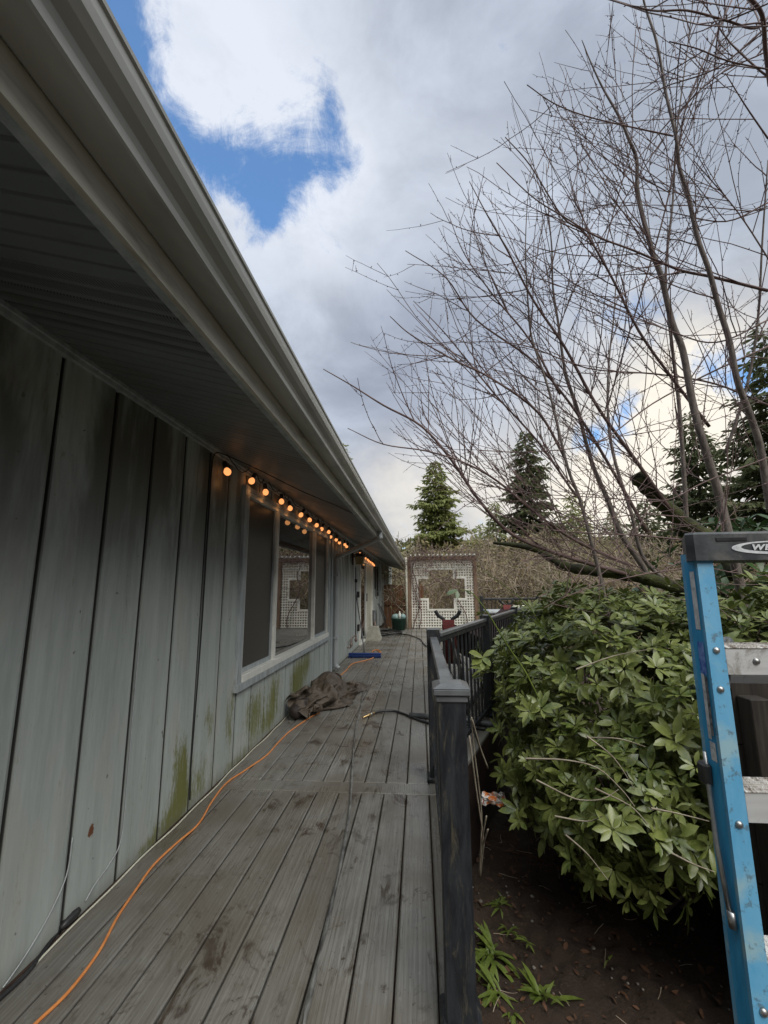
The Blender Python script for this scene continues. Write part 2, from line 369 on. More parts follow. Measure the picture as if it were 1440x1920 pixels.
def lad_b(n):
    c = n.coord(); f = n.noise(n.mapv(c, (3, 3, 1)), 5, 6, .65, .3); g2 = n.noise(c, 42, 5, .7)
    col = n.mix(n.mr(f, .3, .7), (.085, .33, .55), (.145, .40, .60))
    col = n.mix(n.mr(n.noise(c, 6, 5, .6, .4), .5, .66, 0, .75), col, (.33, .47, .48))
    col = n.mix(n.mr(g2, .57, .66, 0, .7), col, (.09, .13, .15))
    return {'Base Color': col, 'Roughness': n.mr(g2, .3, .7, .36, .55, False), 'Normal': n.bump(g2, .12, .001)}
M_ladder = mat('blue fibreglass', lad_b)
M_ladin = mat('bright blue fibreglass web', plain([(.02, .27, .52), (.05, .36, .62)], 9, .4, .2, (4, 4, 1), dirt=((.03, .10, .16), .6)))
M_cap = mat('scuffed charcoal plastic cap', plain([(.035, .038, .042), (.075, .078, .082)], 22, .5, .2, dirt=((.19, .18, .155), .45)))
M_sticker = mat('weathered white sticker', plain([(.50, .49, .46), (.70, .69, .67)], 60, .6, .1, dirt=((.22, .21, .20), .6)))
M_stickblue = mat('blue sticker', plain([(.03, .10, .42), (.20, .32, .62)], 60, .5, .1))
M_stickdark = mat('dark sticker', plain([(.05, .05, .055), (.25, .25, .25)], 90, .5, .1))
M_paint = mat('white lettering', plain([(.62, .63, .65), (.78, .79, .8)], 60, .5, .1, dirt=((.2, .2, .2), .4)))
def leaf_mat(name, a, b, under, back=.12, rough=.30, sc=6.5):
    def f(n):
        c = n.coord(); r = n.noise(c, sc, 3, .5); r2 = n.noise(c, 45, 2)
        col = n.mix(n.mr(r, .35, .65), a, b); col = n.mix(n.mr(r2, .4, .65, 0, .35), col, under)
        return {'Base Color': col, 'Roughness': rough, 'Specular IOR Level': .5}
    m = mat(name, f); nt = m.node_tree; b0 = nt.nodes['Principled BSDF']; o = [x for x in nt.nodes if x.type == 'OUTPUT_MATERIAL'][0]
    t = nt.nodes.new('ShaderNodeBsdfTranslucent'); mx = nt.nodes.new('ShaderNodeMixShader'); mx.inputs[0].default_value = back
    nt.links.new(b0.inputs['Base Color'].links[0].from_socket, t.inputs[0])
    nt.links.new(b0.outputs[0], mx.inputs[1]); nt.links.new(t.outputs[0], mx.inputs[2]); nt.links.new(mx.outputs[0], o.inputs[0]); return m
M_leaf = leaf_mat('rhododendron leaf', (.080, .115, .022), (.185, .215, .055), (.30, .31, .11))
M_leaf2 = leaf_mat('dark glossy leaf', (.035, .075, .018), (.06, .11, .03), (.09, .14, .05), rough=.32)
M_weed = leaf_mat('lime weed leaf', (.09, .13, .018), (.17, .22, .04), (.25, .30, .09), .25)
M_fir = leaf_mat('fir needles', (.20, .235, .07), (.36, .39, .14), (.46, .46, .22), .5, .7)
M_firdark = leaf_mat('dark fir needles', (.09, .115, .05), (.17, .19, .08), (.25, .26, .13), .45, .7)
M_thick = leaf_mat('olive winter foliage', (.15, .16, .06), (.42, .33, .18), (.46, .39, .22), .3, .8, .45)
M_bark = mat('smooth grey bark', plain([(.14, .11, .095), (.27, .23, .20)], 14, .75, .4, (3, 3, .6), dirt=((.05, .04, .035), .6)))
M_twig = mat('reddish brown twig', plain([(.115, .07, .065), (.22, .145, .13)], 8, .7, .1))
M_palewood = mat('pale dead twig', plain([(.22, .18, .13), (.36, .31, .23)], 12, .8, .2))
M_mossbark = mat('mossy dark bark', plain([(.02, .017, .012), (.06, .065, .018)], 14, .9, .8, dirt=((.09, .10, .02), .5), dist=.02))
M_bark2 = mat('brown thicket bark', plain([(.26, .20, .145), (.48, .39, .29)], 6, .85, .2))
def soil_b(n):
    c = n.coord(); f = n.noise(c, 7, 8, .7); g2 = n.noise(c, 38, 6, .7)
    col = n.mix(f, (.020, .012, .007), (.060, .035, .020)); col = n.mix(n.mr(g2, .55, .7, 0, .5), col, (.10, .07, .045))
    x, y, z = n.sep(c)
    far = n.mr(y, 11, 20); col = n.mix(far, col, n.mix(n.noise(c, 1.2, 5, .6), (.07, .075, .025), (.16, .125, .06)))
    return {'Base Color': col, 'Roughness': .9, 'Normal': n.bump(n.math('ADD', f, n.math('MULTIPLY', g2, .6)), .8, .03)}
M_soil = mat('dark damp soil', soil_b)
def hill_b(n):
    c = n.coord(); f = n.noise(c, .35, 6, .65); g2 = n.noise(c, 2.6, 5, .7)
    col = n.mix(n.mr(f, .35, .65), (.10, .10, .045), (.26, .21, .115)); col = n.mix(n.mr(g2, .4, .7, 0, .6), col, (.22, .19, .10))
    return {'Base Color': col, 'Roughness': .95, 'Normal': n.bump(g2, 1, .3)}
M_hill = mat('scrub hillside', hill_b)
M_fence = mat('stained cedar boards', plain([(.11, .05, .024), (.22, .105, .05)], 4, .75, .3, (6, 6, .7), dirt=((.06, .035, .02), .6)))
M_post = mat('weathered brown post', plain([(.14, .085, .052), (.25, .165, .11)], 7, .8, .3, (5, 5, .7)))
M_darkwood = mat('dark damp boards', plain([(.014, .010, .007), (.035, .026, .018)], 6, .8, .4, (7, 7, .7), dirt=((.075, .065, .052), .35)))
M_skirt = mat('dark red brown skirt board', plain([(.022, .012, .008), (.055, .028, .018)], 6, .75, .3, (2, .5, 3)))
def lat_b(n):
    c = n.coord(); f = n.noise(c, 3, 5, .6)
    return {'Base Color': n.mix(n.mr(f, .35, .7), (.70, .68, .60), (.84, .82, .74)), 'Roughness': .6}
M_lattice = mat('cream vinyl lattice', lat_b)
def cloth_b(n):
    c = n.coord(); f = n.noise(c, 9, 5, .6, .5)
    return {'Base Color': n.mix(n.mr(f, .3, .7), (.052, .038, .026), (.105, .082, .06)), 'Roughness': .62, 'Normal': n.bump(n.noise(c, 26, 5, .6, 1.0), .45, .012)}
M_cloth = mat('brown nylon cover', cloth_b)
M_clothdark = mat('dark elastic end', plain([(.016, .011, .009), (.04, .028, .022)], 20, .7, .4))
M_maroon = mat('maroon cotton', plain([(.10, .018, .018), (.20, .045, .04)], 20, .85, .4, (8, 8, 1)))
M_darkcloth = mat('dark wine hammock cloth', plain([(.014, .008, .009), (.04, .016, .017)], 14, .85, .4))
M_blue = mat('blue broom bristle', plain([(.004, .018, .10), (.010, .045, .20)], 60, .6, .5, (8, 8, 1)))
M_concrete = mat('rough concrete', plain([(.27, .26, .21), (.38, .37, .31)], 12, .85, .4, dirt=((.2, .19, .14), .5)))
M_green = mat('green plastic', plain([(.008, .03, .022), (.02, .07, .05)], 10, .45, .1))
M_teal = mat('pale teal plastic', plain([(.17, .27, .26), (.3, .4, .38)], 10, .4, .1))
M_amber = mat('aged amber glass', plain([(.20, .14, .055), (.30, .22, .09)], 12, .35, .1))
M_grey = mat('grey tube', plain([(.06, .065, .07), (.12, .125, .13)], 12, .45, .1))
M_table = mat('pale grey table edge', plain([(.38, .40, .40), (.5, .52, .52)], 8, .45, .1))
M_cream = mat('cream cushion', plain([(.55, .53, .38), (.68, .66, .5)], 8, .8, .2))
M_rust = mat('rusty pipe', plain([(.12, .06, .04), (.28, .22, .19)], 20, .7, .3))
M_litter = mat('crumpled orange and white wrapper', lambda n: {'Base Color': n.ramp(n.noise(n.coord(), 22, 3, .6), [(.40, (.70, .20, .04)), (.47, (.8, .76, .7)), (.60, (.75, .72, .68)), (.66, (.35, .08, .04))]), 'Roughness': .4})
M_dead = mat('dead leaf', plain([(.045, .02, .010), (.12, .055, .025)], 14, .8, .2))
M_stone = mat('small stone', plain([(.10, .085, .07), (.26, .23, .19)], 18, .8, .2))

# ================================================================== SETTING
GZ = -0.75
def ground_h(x, y):
    h = GZ
    if y > 16: h += min(1, (y-16)/14)*.9
    return h
m = MB(); xs = np.concatenate([[-900, -300, -90, -30, -12, -4], np.linspace(-1.5, 4.5, 181), [6, 9, 14, 20, 30, 60, 200, 900]])
ys = np.concatenate([[-900, -200, -40, -8, -2], np.linspace(0, 6, 181), [7, 8, 9, 10, 12, 14, 16, 18, 20, 24, 28, 34, 60, 200, 900]])
V = []
for yy in ys:
    for xx in xs:
        z = ground_h(xx, yy)
        if -1.6 < xx < 4.6 and -.1 < yy < 6.1:
            z += .045*mn.fractal(Vector((xx*2.2, yy*2.2, 0)), .8, 2.1, 5)+.035*mn.noise(Vector((xx*13, yy*13, 3)))
        V.append((xx, yy, z))
k = len(xs); m.add(V, [(j*k+i, j*k+i+1, (j+1)*k+i+1, (j+1)*k+i) for j in range(len(ys)-1) for i in range(k-1)], True)
m.build('soil_ground', M_soil, kind='structure')
m = MB(); V = []; xs = np.linspace(-80, 110, 77); ys = np.linspace(34, 130, 40)
for yy in ys:
    for xx in xs:
        t = min(1, max(0, (yy-34)/60)); V.append((xx, yy, -.6+t*t*(3-2*t)*(9+.04*xx)+t*2.2*mn.fractal(Vector((xx*.06, yy*.06, 0)), .8, 2, 4)))
k = len(xs); m.add(V, [(j*k+i, j*k+i+1, (j+1)*k+i+1, (j+1)*k+i) for j in range(len(ys)-1) for i in range(k-1)], True)
m.build('hillside', M_hill, kind='structure')

# ================================================================== HOUSE
WX = -1.4; WT = 2.27; SL = .29; EX = -.61; EZ = WT-SL*(EX-WX); HE = 22.0; EE = 20.0; HB = -3.0
house = thing('house', 'long single storey house with grey grooved siding, moss stains and deep eaves', 'house', (-1.4, 2, 0))
BAT0 = 1.505; BP = .3110
m = MB()
def siding_strip(y0, y1, z0, z1):
    """channel siding: flat boards with a sloped lip into a dark groove"""
    ks = range(int(math.floor((y0-BAT0)/BP))-1, int(math.ceil((y1-BAT0)/BP))+2); prof = []
    for q in ks:
        yb = BAT0+q*BP+.004*math.sin(q*2.3)
        prof += [(WX+.001*math.sin(q*5), yb-.028), (WX-.010, yb-.009), (WX-.026, yb-.008), (WX-.026, yb+.005), (WX-.001, yb+.006)]
    pr = [(x, y) for x, y in prof if y0 < y < y1]
    pr = [(WX, y0)]+pr+[(WX, y1)]
    zz = [z0, z1]; V = [(x, y, z) for z in zz for x, y in pr]; kk = len(pr)
    m.add(V, [(i, i+1, i+1+kk, i+kk) for i in range(kk-1)])
W1 = (3.30, 6.68, .555, 2.13); D1 = (10.18, 13.0, 0.0, 2.0); W2 = (17.4, 19.6, 1.12, 1.98)
for a, b in ((HB, W1[0]), (W1[1], D1[0]), (D1[1], W2[0]), (W2[1], HE)): siding_strip(a, b, -.03, WT)
siding_strip(W1[0], W1[1], -.03, W1[2]); siding_strip(W1[0], W1[1], W1[3], WT)
siding_strip(D1[0], D1[1], D1[3], WT); siding_strip(W2[0], W2[1], -.03, W2[2]); siding_strip(W2[0], W2[1], W2[3], WT)
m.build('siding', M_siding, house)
MB().box(WX-5, WX-.10, HB, HE, GZ-.2, WT-.01).build('wall_core', M_black, house)
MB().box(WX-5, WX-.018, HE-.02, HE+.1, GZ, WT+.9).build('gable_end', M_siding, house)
MB().box(WX-.09, WX+.02, HE-.03, HE+.11, GZ, WT).build('corner_trim', M_trim, house)
MB().box(WX-.10, WX+.004, HB, HE, -.14, -.032).build('base_board', M_skirt, house)
# frieze trim in three stepped mouldings under the soffit
m = MB()
m.box(WX-.015, WX+.018, HB, HE-.04, 2.225, 2.262); m.box(WX-.015, WX+.030, HB, HE-.04, 2.244, 2.2605)
m.build('frieze_trim', M_trim, house)
# soffit (sloped with the rafters), with shallow V ribs
m = MB(); V = []; yy = HB; prof = []
kk = int((EE-HB)/.127)
for i in range(kk+1):
    y0 = HB+i*.127; prof += [(y0, 0), (y0+.010, -.0), (y0+.016, .007), (y0+.022, 0)]
for y, dz in prof:
    V.append((WX-.02, y, WT+.0058+dz)); V.append((EX-.012, y, WT-SL*(EX-.012-WX)+.006+dz))
m.add(V, [(2*i, 2*i+1, 2*i+3, 2*i+2) for i in range(len(prof)-1)])
m.build('soffit', M_soffit, house)
m = MB()
m.beam((EX-.028, HB, WT-SL*(EX-.03-WX)-.002), (EX-.028, EE, WT-SL*(EX-.03-WX)-.002), .030, .014)
m.build('soffit_channel', M_trim, house)
# fascia
m = MB(); m.box(EX-.016, EX, HB, EE, EZ-.004, EZ+.155); m.build('fascia', M_fascia, house)
m = MB(); m.add([(EX-.016, EE, EZ), (WX, EE, WT), (WX-5, EE, WT), (WX-5, EE, 3.8), (EX-.016, EE, EZ+.155)], [(0, 1, 2, 3, 4)])
m.build('eave_end', M_trim, house)
# roof
m = MB(); rx = -6.4; rz = EZ+.17+SL*(EX-rx)
m.add([(EX+.03, HB, EZ+.165), (EX+.03, EE+.1, EZ+.165), (rx, EE+.1, rz), (rx, HB, rz), (EX+.03, HB, EZ+.185), (EX+.03, EE+.1, EZ+.185), (rx, EE+.1, rz+.02), (rx, HB, rz+.02)], [(0, 1, 2, 3), (7, 6, 5, 4), (0, 4, 5, 1), (1, 5, 6, 2), (3, 7, 4, 0)])
m.add([(rx, HB, rz), (rx, EE+.1, rz), (rx-5, EE+.1, rz-5*SL), (rx-5, HB, rz-5*SL)], [(0, 1, 2, 3)])
m.build('roof', M_roof, house)
# K-style gutter
def gutter():
    gx, gz = EX+.002, EZ+.078
    P = [(0, .108), (0, 0), (.004, -.003), (.074, -.003), (.079, .002), (.080, .022), (.086, .034), (.104, .047), (.116, .062), (.120, .080), (.121, .100), (.126, .103), (.127, .112), (.120, .114), (.114, .109), (.115, .104),
         (.1165, .103), (.117, .082), (.113, .064), (.101, .050), (.083, .037), (.076, .024), (.075, .003), (.003, .001), (.003, .108)]
    m = MB(); V = [(gx+a, y, gz+b) for y in (HB, EE+.05) for a, b in P]; k = len(P)
    m.add(V, [(i, (i+1) % k, (i+1) % k+k, i+k) for i in range(k)])
    m.add([(gx+a, EE+.051, gz+b) for a, b in P[:16]], [tuple(range(16))])
    return m
gt = gutter().build('gutter', M_gutter, house)
m = MB()
for y in (3.66, 9.1, 14.6):
    m = MB(); m.box(EX+.001, EX+.084, y, y+.03, EZ+.072, EZ+.0745); m.build('gutter_seam', M_gutter, gt)
# downspout
dsx, dsz = EX+.045, EZ+.075
dsy = 6.35
pth = smooth_path([(dsx, dsy, dsz+.0), (dsx, dsy, dsz-.03), (dsx-.004, dsy, dsz-.07), (dsx-.045, dsy+.03, dsz-.105), (-1.25, 7.0, 1.83), (-1.335, 7.07, 1.80), (-1.352, 7.08, 1.745), (-1.352, 7.08, 1.6), (-1.352, 7.08, 1.0), (-1.352, 7.08, .14), (-1.34, 7.08, .09), (-1.29, 7.06, .05)], 5)
m = MB(); m.tube(pth, .036, 8, True, True); ds = m.build('downspout', M_downspout, house)
m = MB()
for z in (1.5, .5): MB().box(-1.395, -1.312, 7.035, 7.125, z, z+.03).build('strap', M_downspout, ds)
m = MB(); m.box(WX+.001, WX+.016, 6.86, 6.99, .0, WT-.05); m.build('wall_trim', M_trim, house)

def window(W, mull, name, parent, screens, fw=.055):
    y0, y1, z0, z1 = W; tw = .085
    w0 = MB(); x0, x1 = WX-.02, WX+.026
    w0.box(x0, x1, y0, y0+tw, z0, z1, .002); w0.box(x0, x1, y1-tw, y1, z0, z1, .002)
    w0.box(x0, x1-.002, y0+tw, y1-tw, z1-.04, z1, .002); w0.box(x0, x1+.012, y0-.01, y1+.01, z0-.02, z0+.034, .002)
    wo = w0.build(name, M_trim, parent)
    a0, a1, b0, b1 = y0+tw, y1-tw, z0+.034, z1-.04
    f = MB(); fx0, fx1 = WX-.06, WX+.016
    f.box(fx0, fx1, a0, a0+.03, b0, b1, .003); f.box(fx0, fx1, a1-.03, a1, b0, b1, .003)
    f.box(fx0, fx1+.022, a0+.001, a1-.001, b0, b0+fw, .004); f.box(fx0, fx1-.002, a0+.03, a1-.03, b1-.035, b1, .003)
    for q, wd in mull: f.box(fx0, fx1-.004, q-wd/2, q+wd/2, b0+fw-.002, b1-.034, .003)
    f.build('frame', M_white, wo)
    ed = [a0+.03]+[x for q, wd in mull for x in (q-wd/2, q+wd/2)]+[a1-.03]
    for i in range(0, len(ed), 2):
        sc = screens[i//2]; xx = WX-.022 if sc else WX-.030
        if sc:
            s = MB(); s.box(WX-.045, WX-.006, ed[i]+.001, ed[i]+.022, b0+fw, b1-.036); s.box(WX-.045, WX-.006, ed[i+1]-.022, ed[i+1]-.001, b0+fw, b1-.036); s.box(WX-.045, WX-.007, ed[i]+.022, ed[i+1]-.022, b0+fw, b0+fw+.035)
            s.build('sash', M_trim, wo)
        p = MB(); p.box(xx-.004, xx, ed[i]+.001, ed[i+1]-.001, b0+fw-.001, b1-.034)
        p.build('screen' if sc else 'pane', M_screen if sc else M_glass, wo)
    return wo
window(W1, [(4.18, .07), (5.77, .045)], 'window', house, [1, 0, 1])
window(W2, [(18.5, .05)], 'window', house, [0, 0], .04)
# sliding door
d = MB(); y0, y1, z0, z1 = D1
d.box(WX-.06, WX+.03, y0, y0+.09, 0, z1, .003); d.box(WX-.06, WX+.03, y1-.07, y1, 0, z1, .003); d.box(WX-.06, WX+.028, y0+.09, y1-.07, z1-.07, z1, .003)
door = d.build('sliding_door', M_white, house)
MB().box(WX-.05, WX+.05, y0+.09, y1-.07, .001, .05, .004).build('threshold', M_white, door)
d = MB(); d.box(WX-.05, WX+.004, 11.50, 11.60, .05, z1-.07, .003); d.build('stile', M_white, door); d = MB(); d.box(WX-.05, WX+.004, y0+.091, y0+.15, .05, z1-.07, .003); d.build('stile', M_white, door)
MB().box(WX-.03, WX-.022, y0+.15, 11.50, .05, z1-.07).build('pane', M_glass, door)
MB().box(WX-.04, WX-.034, 11.60, y1-.07, .05, z1-.07).build('curtain', M_curtain, door)
MB().box(WX+.004, WX+.03, 11.535, 11.56, .95, 1.15, .004).build('handle', M_black, door)

# ================================================================== DECK
deck = thing('deck', 'long wet grey brown composite deck running beside the house wall', 'deck', (-.6, 4, 0))
edge = lambda y: .14 if y < 3.0 else (.14+(y-3.03)*.37)
DT = 0.0; TH = .025; G = .0075
secs = [(-.6, 3.03), (3.185, 8.30), (8.445, 14.6)]
def board(poly, par, nm='board'):
    # bevelled top edges: inset the top outline slightly
    P = np.array(poly); c = P.mean(0); k = len(P); ins = []
    for i in range(k):
        p0, p1, p2 = P[i-1], P[i], P[(i+1) % k]; e1 = (p1-p0)/np.linalg.norm(p1-p0); e2 = (p2-p1)/np.linalg.norm(p2-p1)
        n1 = np.array([-e1[1], e1[0]]); n2 = np.array([-e2[1], e2[0]]); b = n1+n2; b /= max(.3, (b@n1)); ins.append(p1+b*.0055)
    V = [(x, y, -TH) for x, y in P]+[(x, y, -.0045) for x, y in P]+[(x, y, 0) for x, y in ins]
    F = [tuple(range(k))[::-1], tuple(range(2*k, 3*k))]+[(i, (i+1) % k, (i+1) % k+k, i+k) for i in range(k)]+[(i+k, (i+1) % k+k, (i+1) % k+2*k, i+2*k) for i in range(k)]
    mb = MB(); mb.add(V, F); return mb.build(nm, M_deck, par)
for si, (s0, s1) in enumerate(secs):
    for kk in range(-10, 31):
        xa = .034+.1445*(kk-0)+G/2; xb = xa+.1445-G
        if kk == -10: xa = WX+.006
        if kk < -10: continue
        y0, y1 = s0+G/2, s1-G/2
        # clip with the diagonal deck edge (inside a border board)
        bw = .0 if si == 0 else .0
        ea, eb = edge(y0)-bw, edge(y1)-bw
        if si == 0: 
            xb = min(xb, .14)
            if xa >= .13: continue
            board([(xa, y0), (xb, y0), (xb, y1), (xa, y1)], deck); continue
        ys_ = lambda x: 3.03+(x-.14)/.37
        if xa > edge(y1)-.03: continue
        if xb <= edge(y0): board([(xa, y0), (xb, y0), (xb, y1), (xa, y1)], deck)
        else:
            yl = max(y0, ys_(xa)); yr = max(y0, ys_(xb))
            pl = [(xa, yl)]
            if yl == y0: pl.append((min(xb, edge(y0)), y0))
            if xb > edge(y1): pl += [(edge(y1), y1), (xa, y1)]
            else: pl += [(xb, yr), (xb, y1), (xa, y1)]
            if len(pl) >= 3: board(pl, deck)
board([(WX+.006, 3.03+G/2), (.145, 3.03+G/2), (edge(3.185)-.005, 3.185-G/2), (WX+.006, 3.185-G/2)], deck, 'cross_board')
board([(WX+.006, 8.30+G/2), (edge(8.3), 8.30+G/2), (edge(8.445), 8.445-G/2), (WX+.006, 8.445-G/2)], deck, 'cross_board')
m = MB(); m.box(WX-.05, .10, -.6, 3.1, -.16, -.045)
m.prism([(WX-.05, 3.1), (.12, 3.1), (edge(14.55)-.06, 14.55), (WX-.05, 14.55)], -.16, -.045); m.build('joists', M_skirt, deck)
m = MB(); m.box(.115, .135, -.6, 3.02, -.9, -.028)
e0 = np.array([.14, 3.03]); e1 = np.array([edge(14.6), 14.6]); dd = (e1-e0)/np.linalg.norm(e1-e0); nn = np.array([dd[1], -dd[0]])
a = e0-nn*.03; b = e1-nn*.03; m.prism([tuple(a), tuple(a+nn*.02), tuple(b+nn*.02), tuple(b)], -.95, -.028)
m.box(WX, edge(14.6)-.04, 14.56, 14.58, -.9, -.028); m.build('skirt', M_skirt, deck)
MB().box(WX+.002, WX+.012, -.6, 14.5, -.02, .004).build('ledger_strip', M_skirt, deck)

# ================================================================== RAILING
M_railtop = mat('rail top with painted sky sheen', plain([(.075, .078, .084), (.15, .155, .16)], 7, .30, .1, dirt=((.13, .13, .12), .4)))  # paler than the other railing parts: sky reflection painted into the colour
def rail_section(par, a, b, zt=.955, n_b=None, sp=.128, first=True):
    a = np.array(a); b = np.array(b); L = np.linalg.norm(b-a); d = (b-a)/L
    A = lambda t, z: np.array([a[0]+d[0]*t, a[1]+d[1]*t, z])
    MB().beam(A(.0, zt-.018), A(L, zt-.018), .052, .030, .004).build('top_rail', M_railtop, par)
    MB().beam(A(.0, zt-.055), A(L, zt-.055), .035, .034, .003).build('sub_rail', M_rail, par)
    MB().beam(A(.0, .09), A(L, .09), .040, .036, .003).build('bottom_rail', M_rail, par)
    k = int((L-.06)/sp); off = (L-(k-1)*sp)/2
    for i in range(k):
        p0 = A(off+i*sp, .105); p1 = A(off+i*sp, zt-.07); MB().beam(p0, p1, .017, .017, .001, (d[0], d[1], 0)).build('baluster', M_rail, par)
def post(par, x, y, top, w=.092, cap=False, zb=.0, ang=0):
    ca, sa = math.cos(ang), math.sin(ang); M = np.array([[ca, -sa, 0], [sa, ca, 0], [0, 0, 1.]])
    h = top-(.03 if cap else .0)
    q = MB(); q.cham(x, y, (zb+h)/2, w, w, h-zb, .004, M); o = q.build('post', M_rail, par)
    q = MB(); q.cham(x, y, .018, w+.034, w+.034, .034, .010, M); q.build('post_base', M_rail, o)
    q = MB()
    if cap:
        cw = .061
        q.cham(x, y, h-.018, w+.012, w+.012, .020, .003, M); q.cham(x, y, h+.004, .122, .122, .022, .004, M)
        V = np.array([(-cw, -cw, 0), (cw, -cw, 0), (cw, cw, 0), (-cw, cw, 0), (-.036, -.036, .012), (.036, -.036, .012), (.036, .036, .012), (-.036, .036, .012)])@M.T+np.array([x, y, h+.0155])
        q.add(V, [(0, 1, 5, 4), (1, 2, 6, 5), (2, 3, 7, 6), (3, 0, 4, 7), (4, 5, 6, 7)])
    else: q.cham(x, y, h+.006, w+.004, w+.004, .012, .004, M)
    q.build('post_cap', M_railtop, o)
rl = thing('deck_railing', 'black railing with square balusters, capped post nearest, along the deck edge', 'railing', (.1, 1.57, 0))
post(rl, .098, 1.566, .985, cap=True); post(rl, .092, 3.245, .995)
rail_section(rl, (.095, 1.62), (.092, 3.20), .955)
D2 = np.array([.352, .936]); p2 = np.array([.12, 3.27])
p3 = p2+D2*1.62; p4 = p3+D2*1.95; p5 = p4+D2*1.9
rail_section(rl, p2+D2*.02, p3-D2*.04, .975)
post(rl, p3[0], p3[1], .995, ang=-.36); rail_section(rl, p3+D2*.05, p4-D2*.04, .975)
post(rl, p4[0], p4[1], .995, ang=-.36); rail_section(rl, p4+D2*.05, p5-D2*.04, .975); post(rl, p5[0], p5[1], .995, ang=-.36)
r2 = thing('deck_railing', 'far black railing closing the deck end right of the lattice screen', 'railing', (2.8, 14.4, 0))
post(r2, 1.98, 14.4, 1.0); post(r2, 3.75, 14.4, 1.0); rail_section(r2, (2.03, 14.4), (3.7, 14.4), .95)

# ================================================================== LATTICE SCREEN
ls = thing('lattice_screen', 'tall cream lattice screen with brown frame and a stepped opening', 'trellis', (.7, 14.4, 0))
LY = 14.4; LX0, LX1, LZ1 = -.26, 1.75, 2.17
def inlat(x, z):
    if not (LX0 <= x <= LX1 and .02 <= z <= LZ1): return False
    if LX0+.20 < x < LX1-.25 and .92 < z < 1.57: return False   # upper wide part of the opening
    if LX0+.53 < x < LX1-.62 and .58 < z < 1.86: return False   # tall middle
    return True
m = MB(); P_, Wd = .084, .034
def segs(fix, lo, hi, f):
    out = []; st = None; t = lo
    while t <= hi+1e-6:
        ok = f(fix, t)
        if ok and st is None: st = t
        if (not ok) and st is not None: out.append((st, t)); st = None
        t += .02
    if st is not None: out.append((st, hi))
    return out
x = LX0+.02
while x < LX1:
    for a, b in segs(x, .02, LZ1, lambda q, t: inlat(q, t)): m.box(x-Wd/2, x+Wd/2, LY-.006, LY, a, b)
    x += P_
z = .04
while z < LZ1:
    for a, b in segs(z, LX0, LX1, lambda q, t: inlat(t, q)): m.box(a, b, LY-.0125, LY-.0065, z-Wd/2, z+Wd/2)
    z += P_
m.build('lattice', M_lattice, ls)
m = MB(); fw = .03
def fr(a, b, c, d_): m.box(a, b, LY-.024, LY-.013, c, d_)
xa, xb, xc, xd = LX0+.20, LX0+.53, LX1-.62, LX1-.25
fr(xb-fw, xc+fw, .58-fw, .58+fw); fr(xb-fw, xb+fw, .58+fw, .92+fw); fr(xc-fw, xc+fw, .58+fw, .92+fw)
fr(xa-fw, xb-fw, .92-fw, .92+fw); fr(xc+fw, xd+fw, .92-fw, .92+fw); fr(xa-fw, xa+fw, .92+fw, 1.57); fr(xd-fw, xd+fw, .92+fw, 1.57)
fr(xb-fw, xc+fw, 1.86, 1.92); fr(xb-fw, xb+fw, 1.57, 1.86); fr(xc-fw, xc+fw, 1.57, 1.86); fr(xa-fw, xb-fw, 1.57, 1.62); fr(xc+fw, xd+fw, 1.57, 1.62); fr(LX0, xb-fw, 1.925, 1.97); fr(xc+fw, LX1, 1.925, 1.97)
m.build('opening_frame', M_lattice, ls)
for x in (LX0-.06, LX1+.06):
    MB().box(x-.055, x+.055, LY-.055, LY+.055, -.0, 2.30, .005).build('post', M_post, ls)
MB().box(LX0-.115, LX1+.115, LY-.07, LY-.026, 2.17, 2.30, .004).build('beam', M_post, ls)
m = MB(); x = LX0
while x < LX1+.05:
    m.box(x-.018, x+.018, LY-.45, LY+.30, 2.302, 2.345); x += .145
m.build('slat', M_lattice, ls)
MB().tube([(LX0-.16, LY-.09, 0), (LX0-.155, LY-.09, 1.1), (LX0-.16, LY-.09, 2.28)], .038, 10).build('drain_pipe', M_fascia, ls)

# vine on the screen
def vine():
    t = thing('climbing_vine', 'leafless tangled vine climbing over the cream lattice screen', 'vine', (-.1, 14.3, 0))
    a = MB()
    starts = [((-.12, 14.3, 0), (-.05, 14.3, 2.3)), ((-.02, 14.28, .0), (-.15, 14.3, 2.2)), ((1.45, 14.28, 0), (1.1, 14.3, 1.9))]
    for s0, s1 in starts:
        P = [np.array(s0)+(np.array(s1)-np.array(s0))*t_+np.array([.12*math.sin(t_*7+s0[0]*9), 0, 0])+rng.normal(size=3)*.02 for t_ in np.linspace(0, 1, 8)]
        a.tube(smooth_path(P, 3), .018, 6)
    for i in range(150):
        x = rng.uniform(-.35, 1.85); top = rng.random() < .75
        z = rng.uniform(2.05, 2.42) if top else rng.uniform(1.0, 2.1)
        p = np.array([x if top else rng.choice([rng.uniform(-.3, .25), rng.uniform(1.2, 1.8)]), 14.3-rng.uniform(0, .35)*top, z]); P = [p]
        d = np.array([rng.normal(), rng.normal()*.2, rng.normal()*.35]); d /= np.linalg.norm(d)
        for q in range(7): d = d+rng.normal(size=3)*np.array([.45, .12, .4]); d /= np.linalg.norm(d); P.append(P[-1]+d*rng.uniform(.05, .13)); 
        a.tube(P, rng.uniform(.003, .008), 4, False)
    for P in ([(.25, 14.28, 1.85), (.7, 14.3, 1.45), (1.15, 14.28, 1.75)], [(.3, 14.3, 1.35), (.8, 14.28, 1.6), (1.35, 14.3, 1.2)], [(.2, 14.3, 1.9), (.75, 14.28, 1.4), (1.1, 14.3, .9)]): a.tube(smooth_path(P, 5), .011, 5)
    a.build('stems', M_twig, t)
vine()
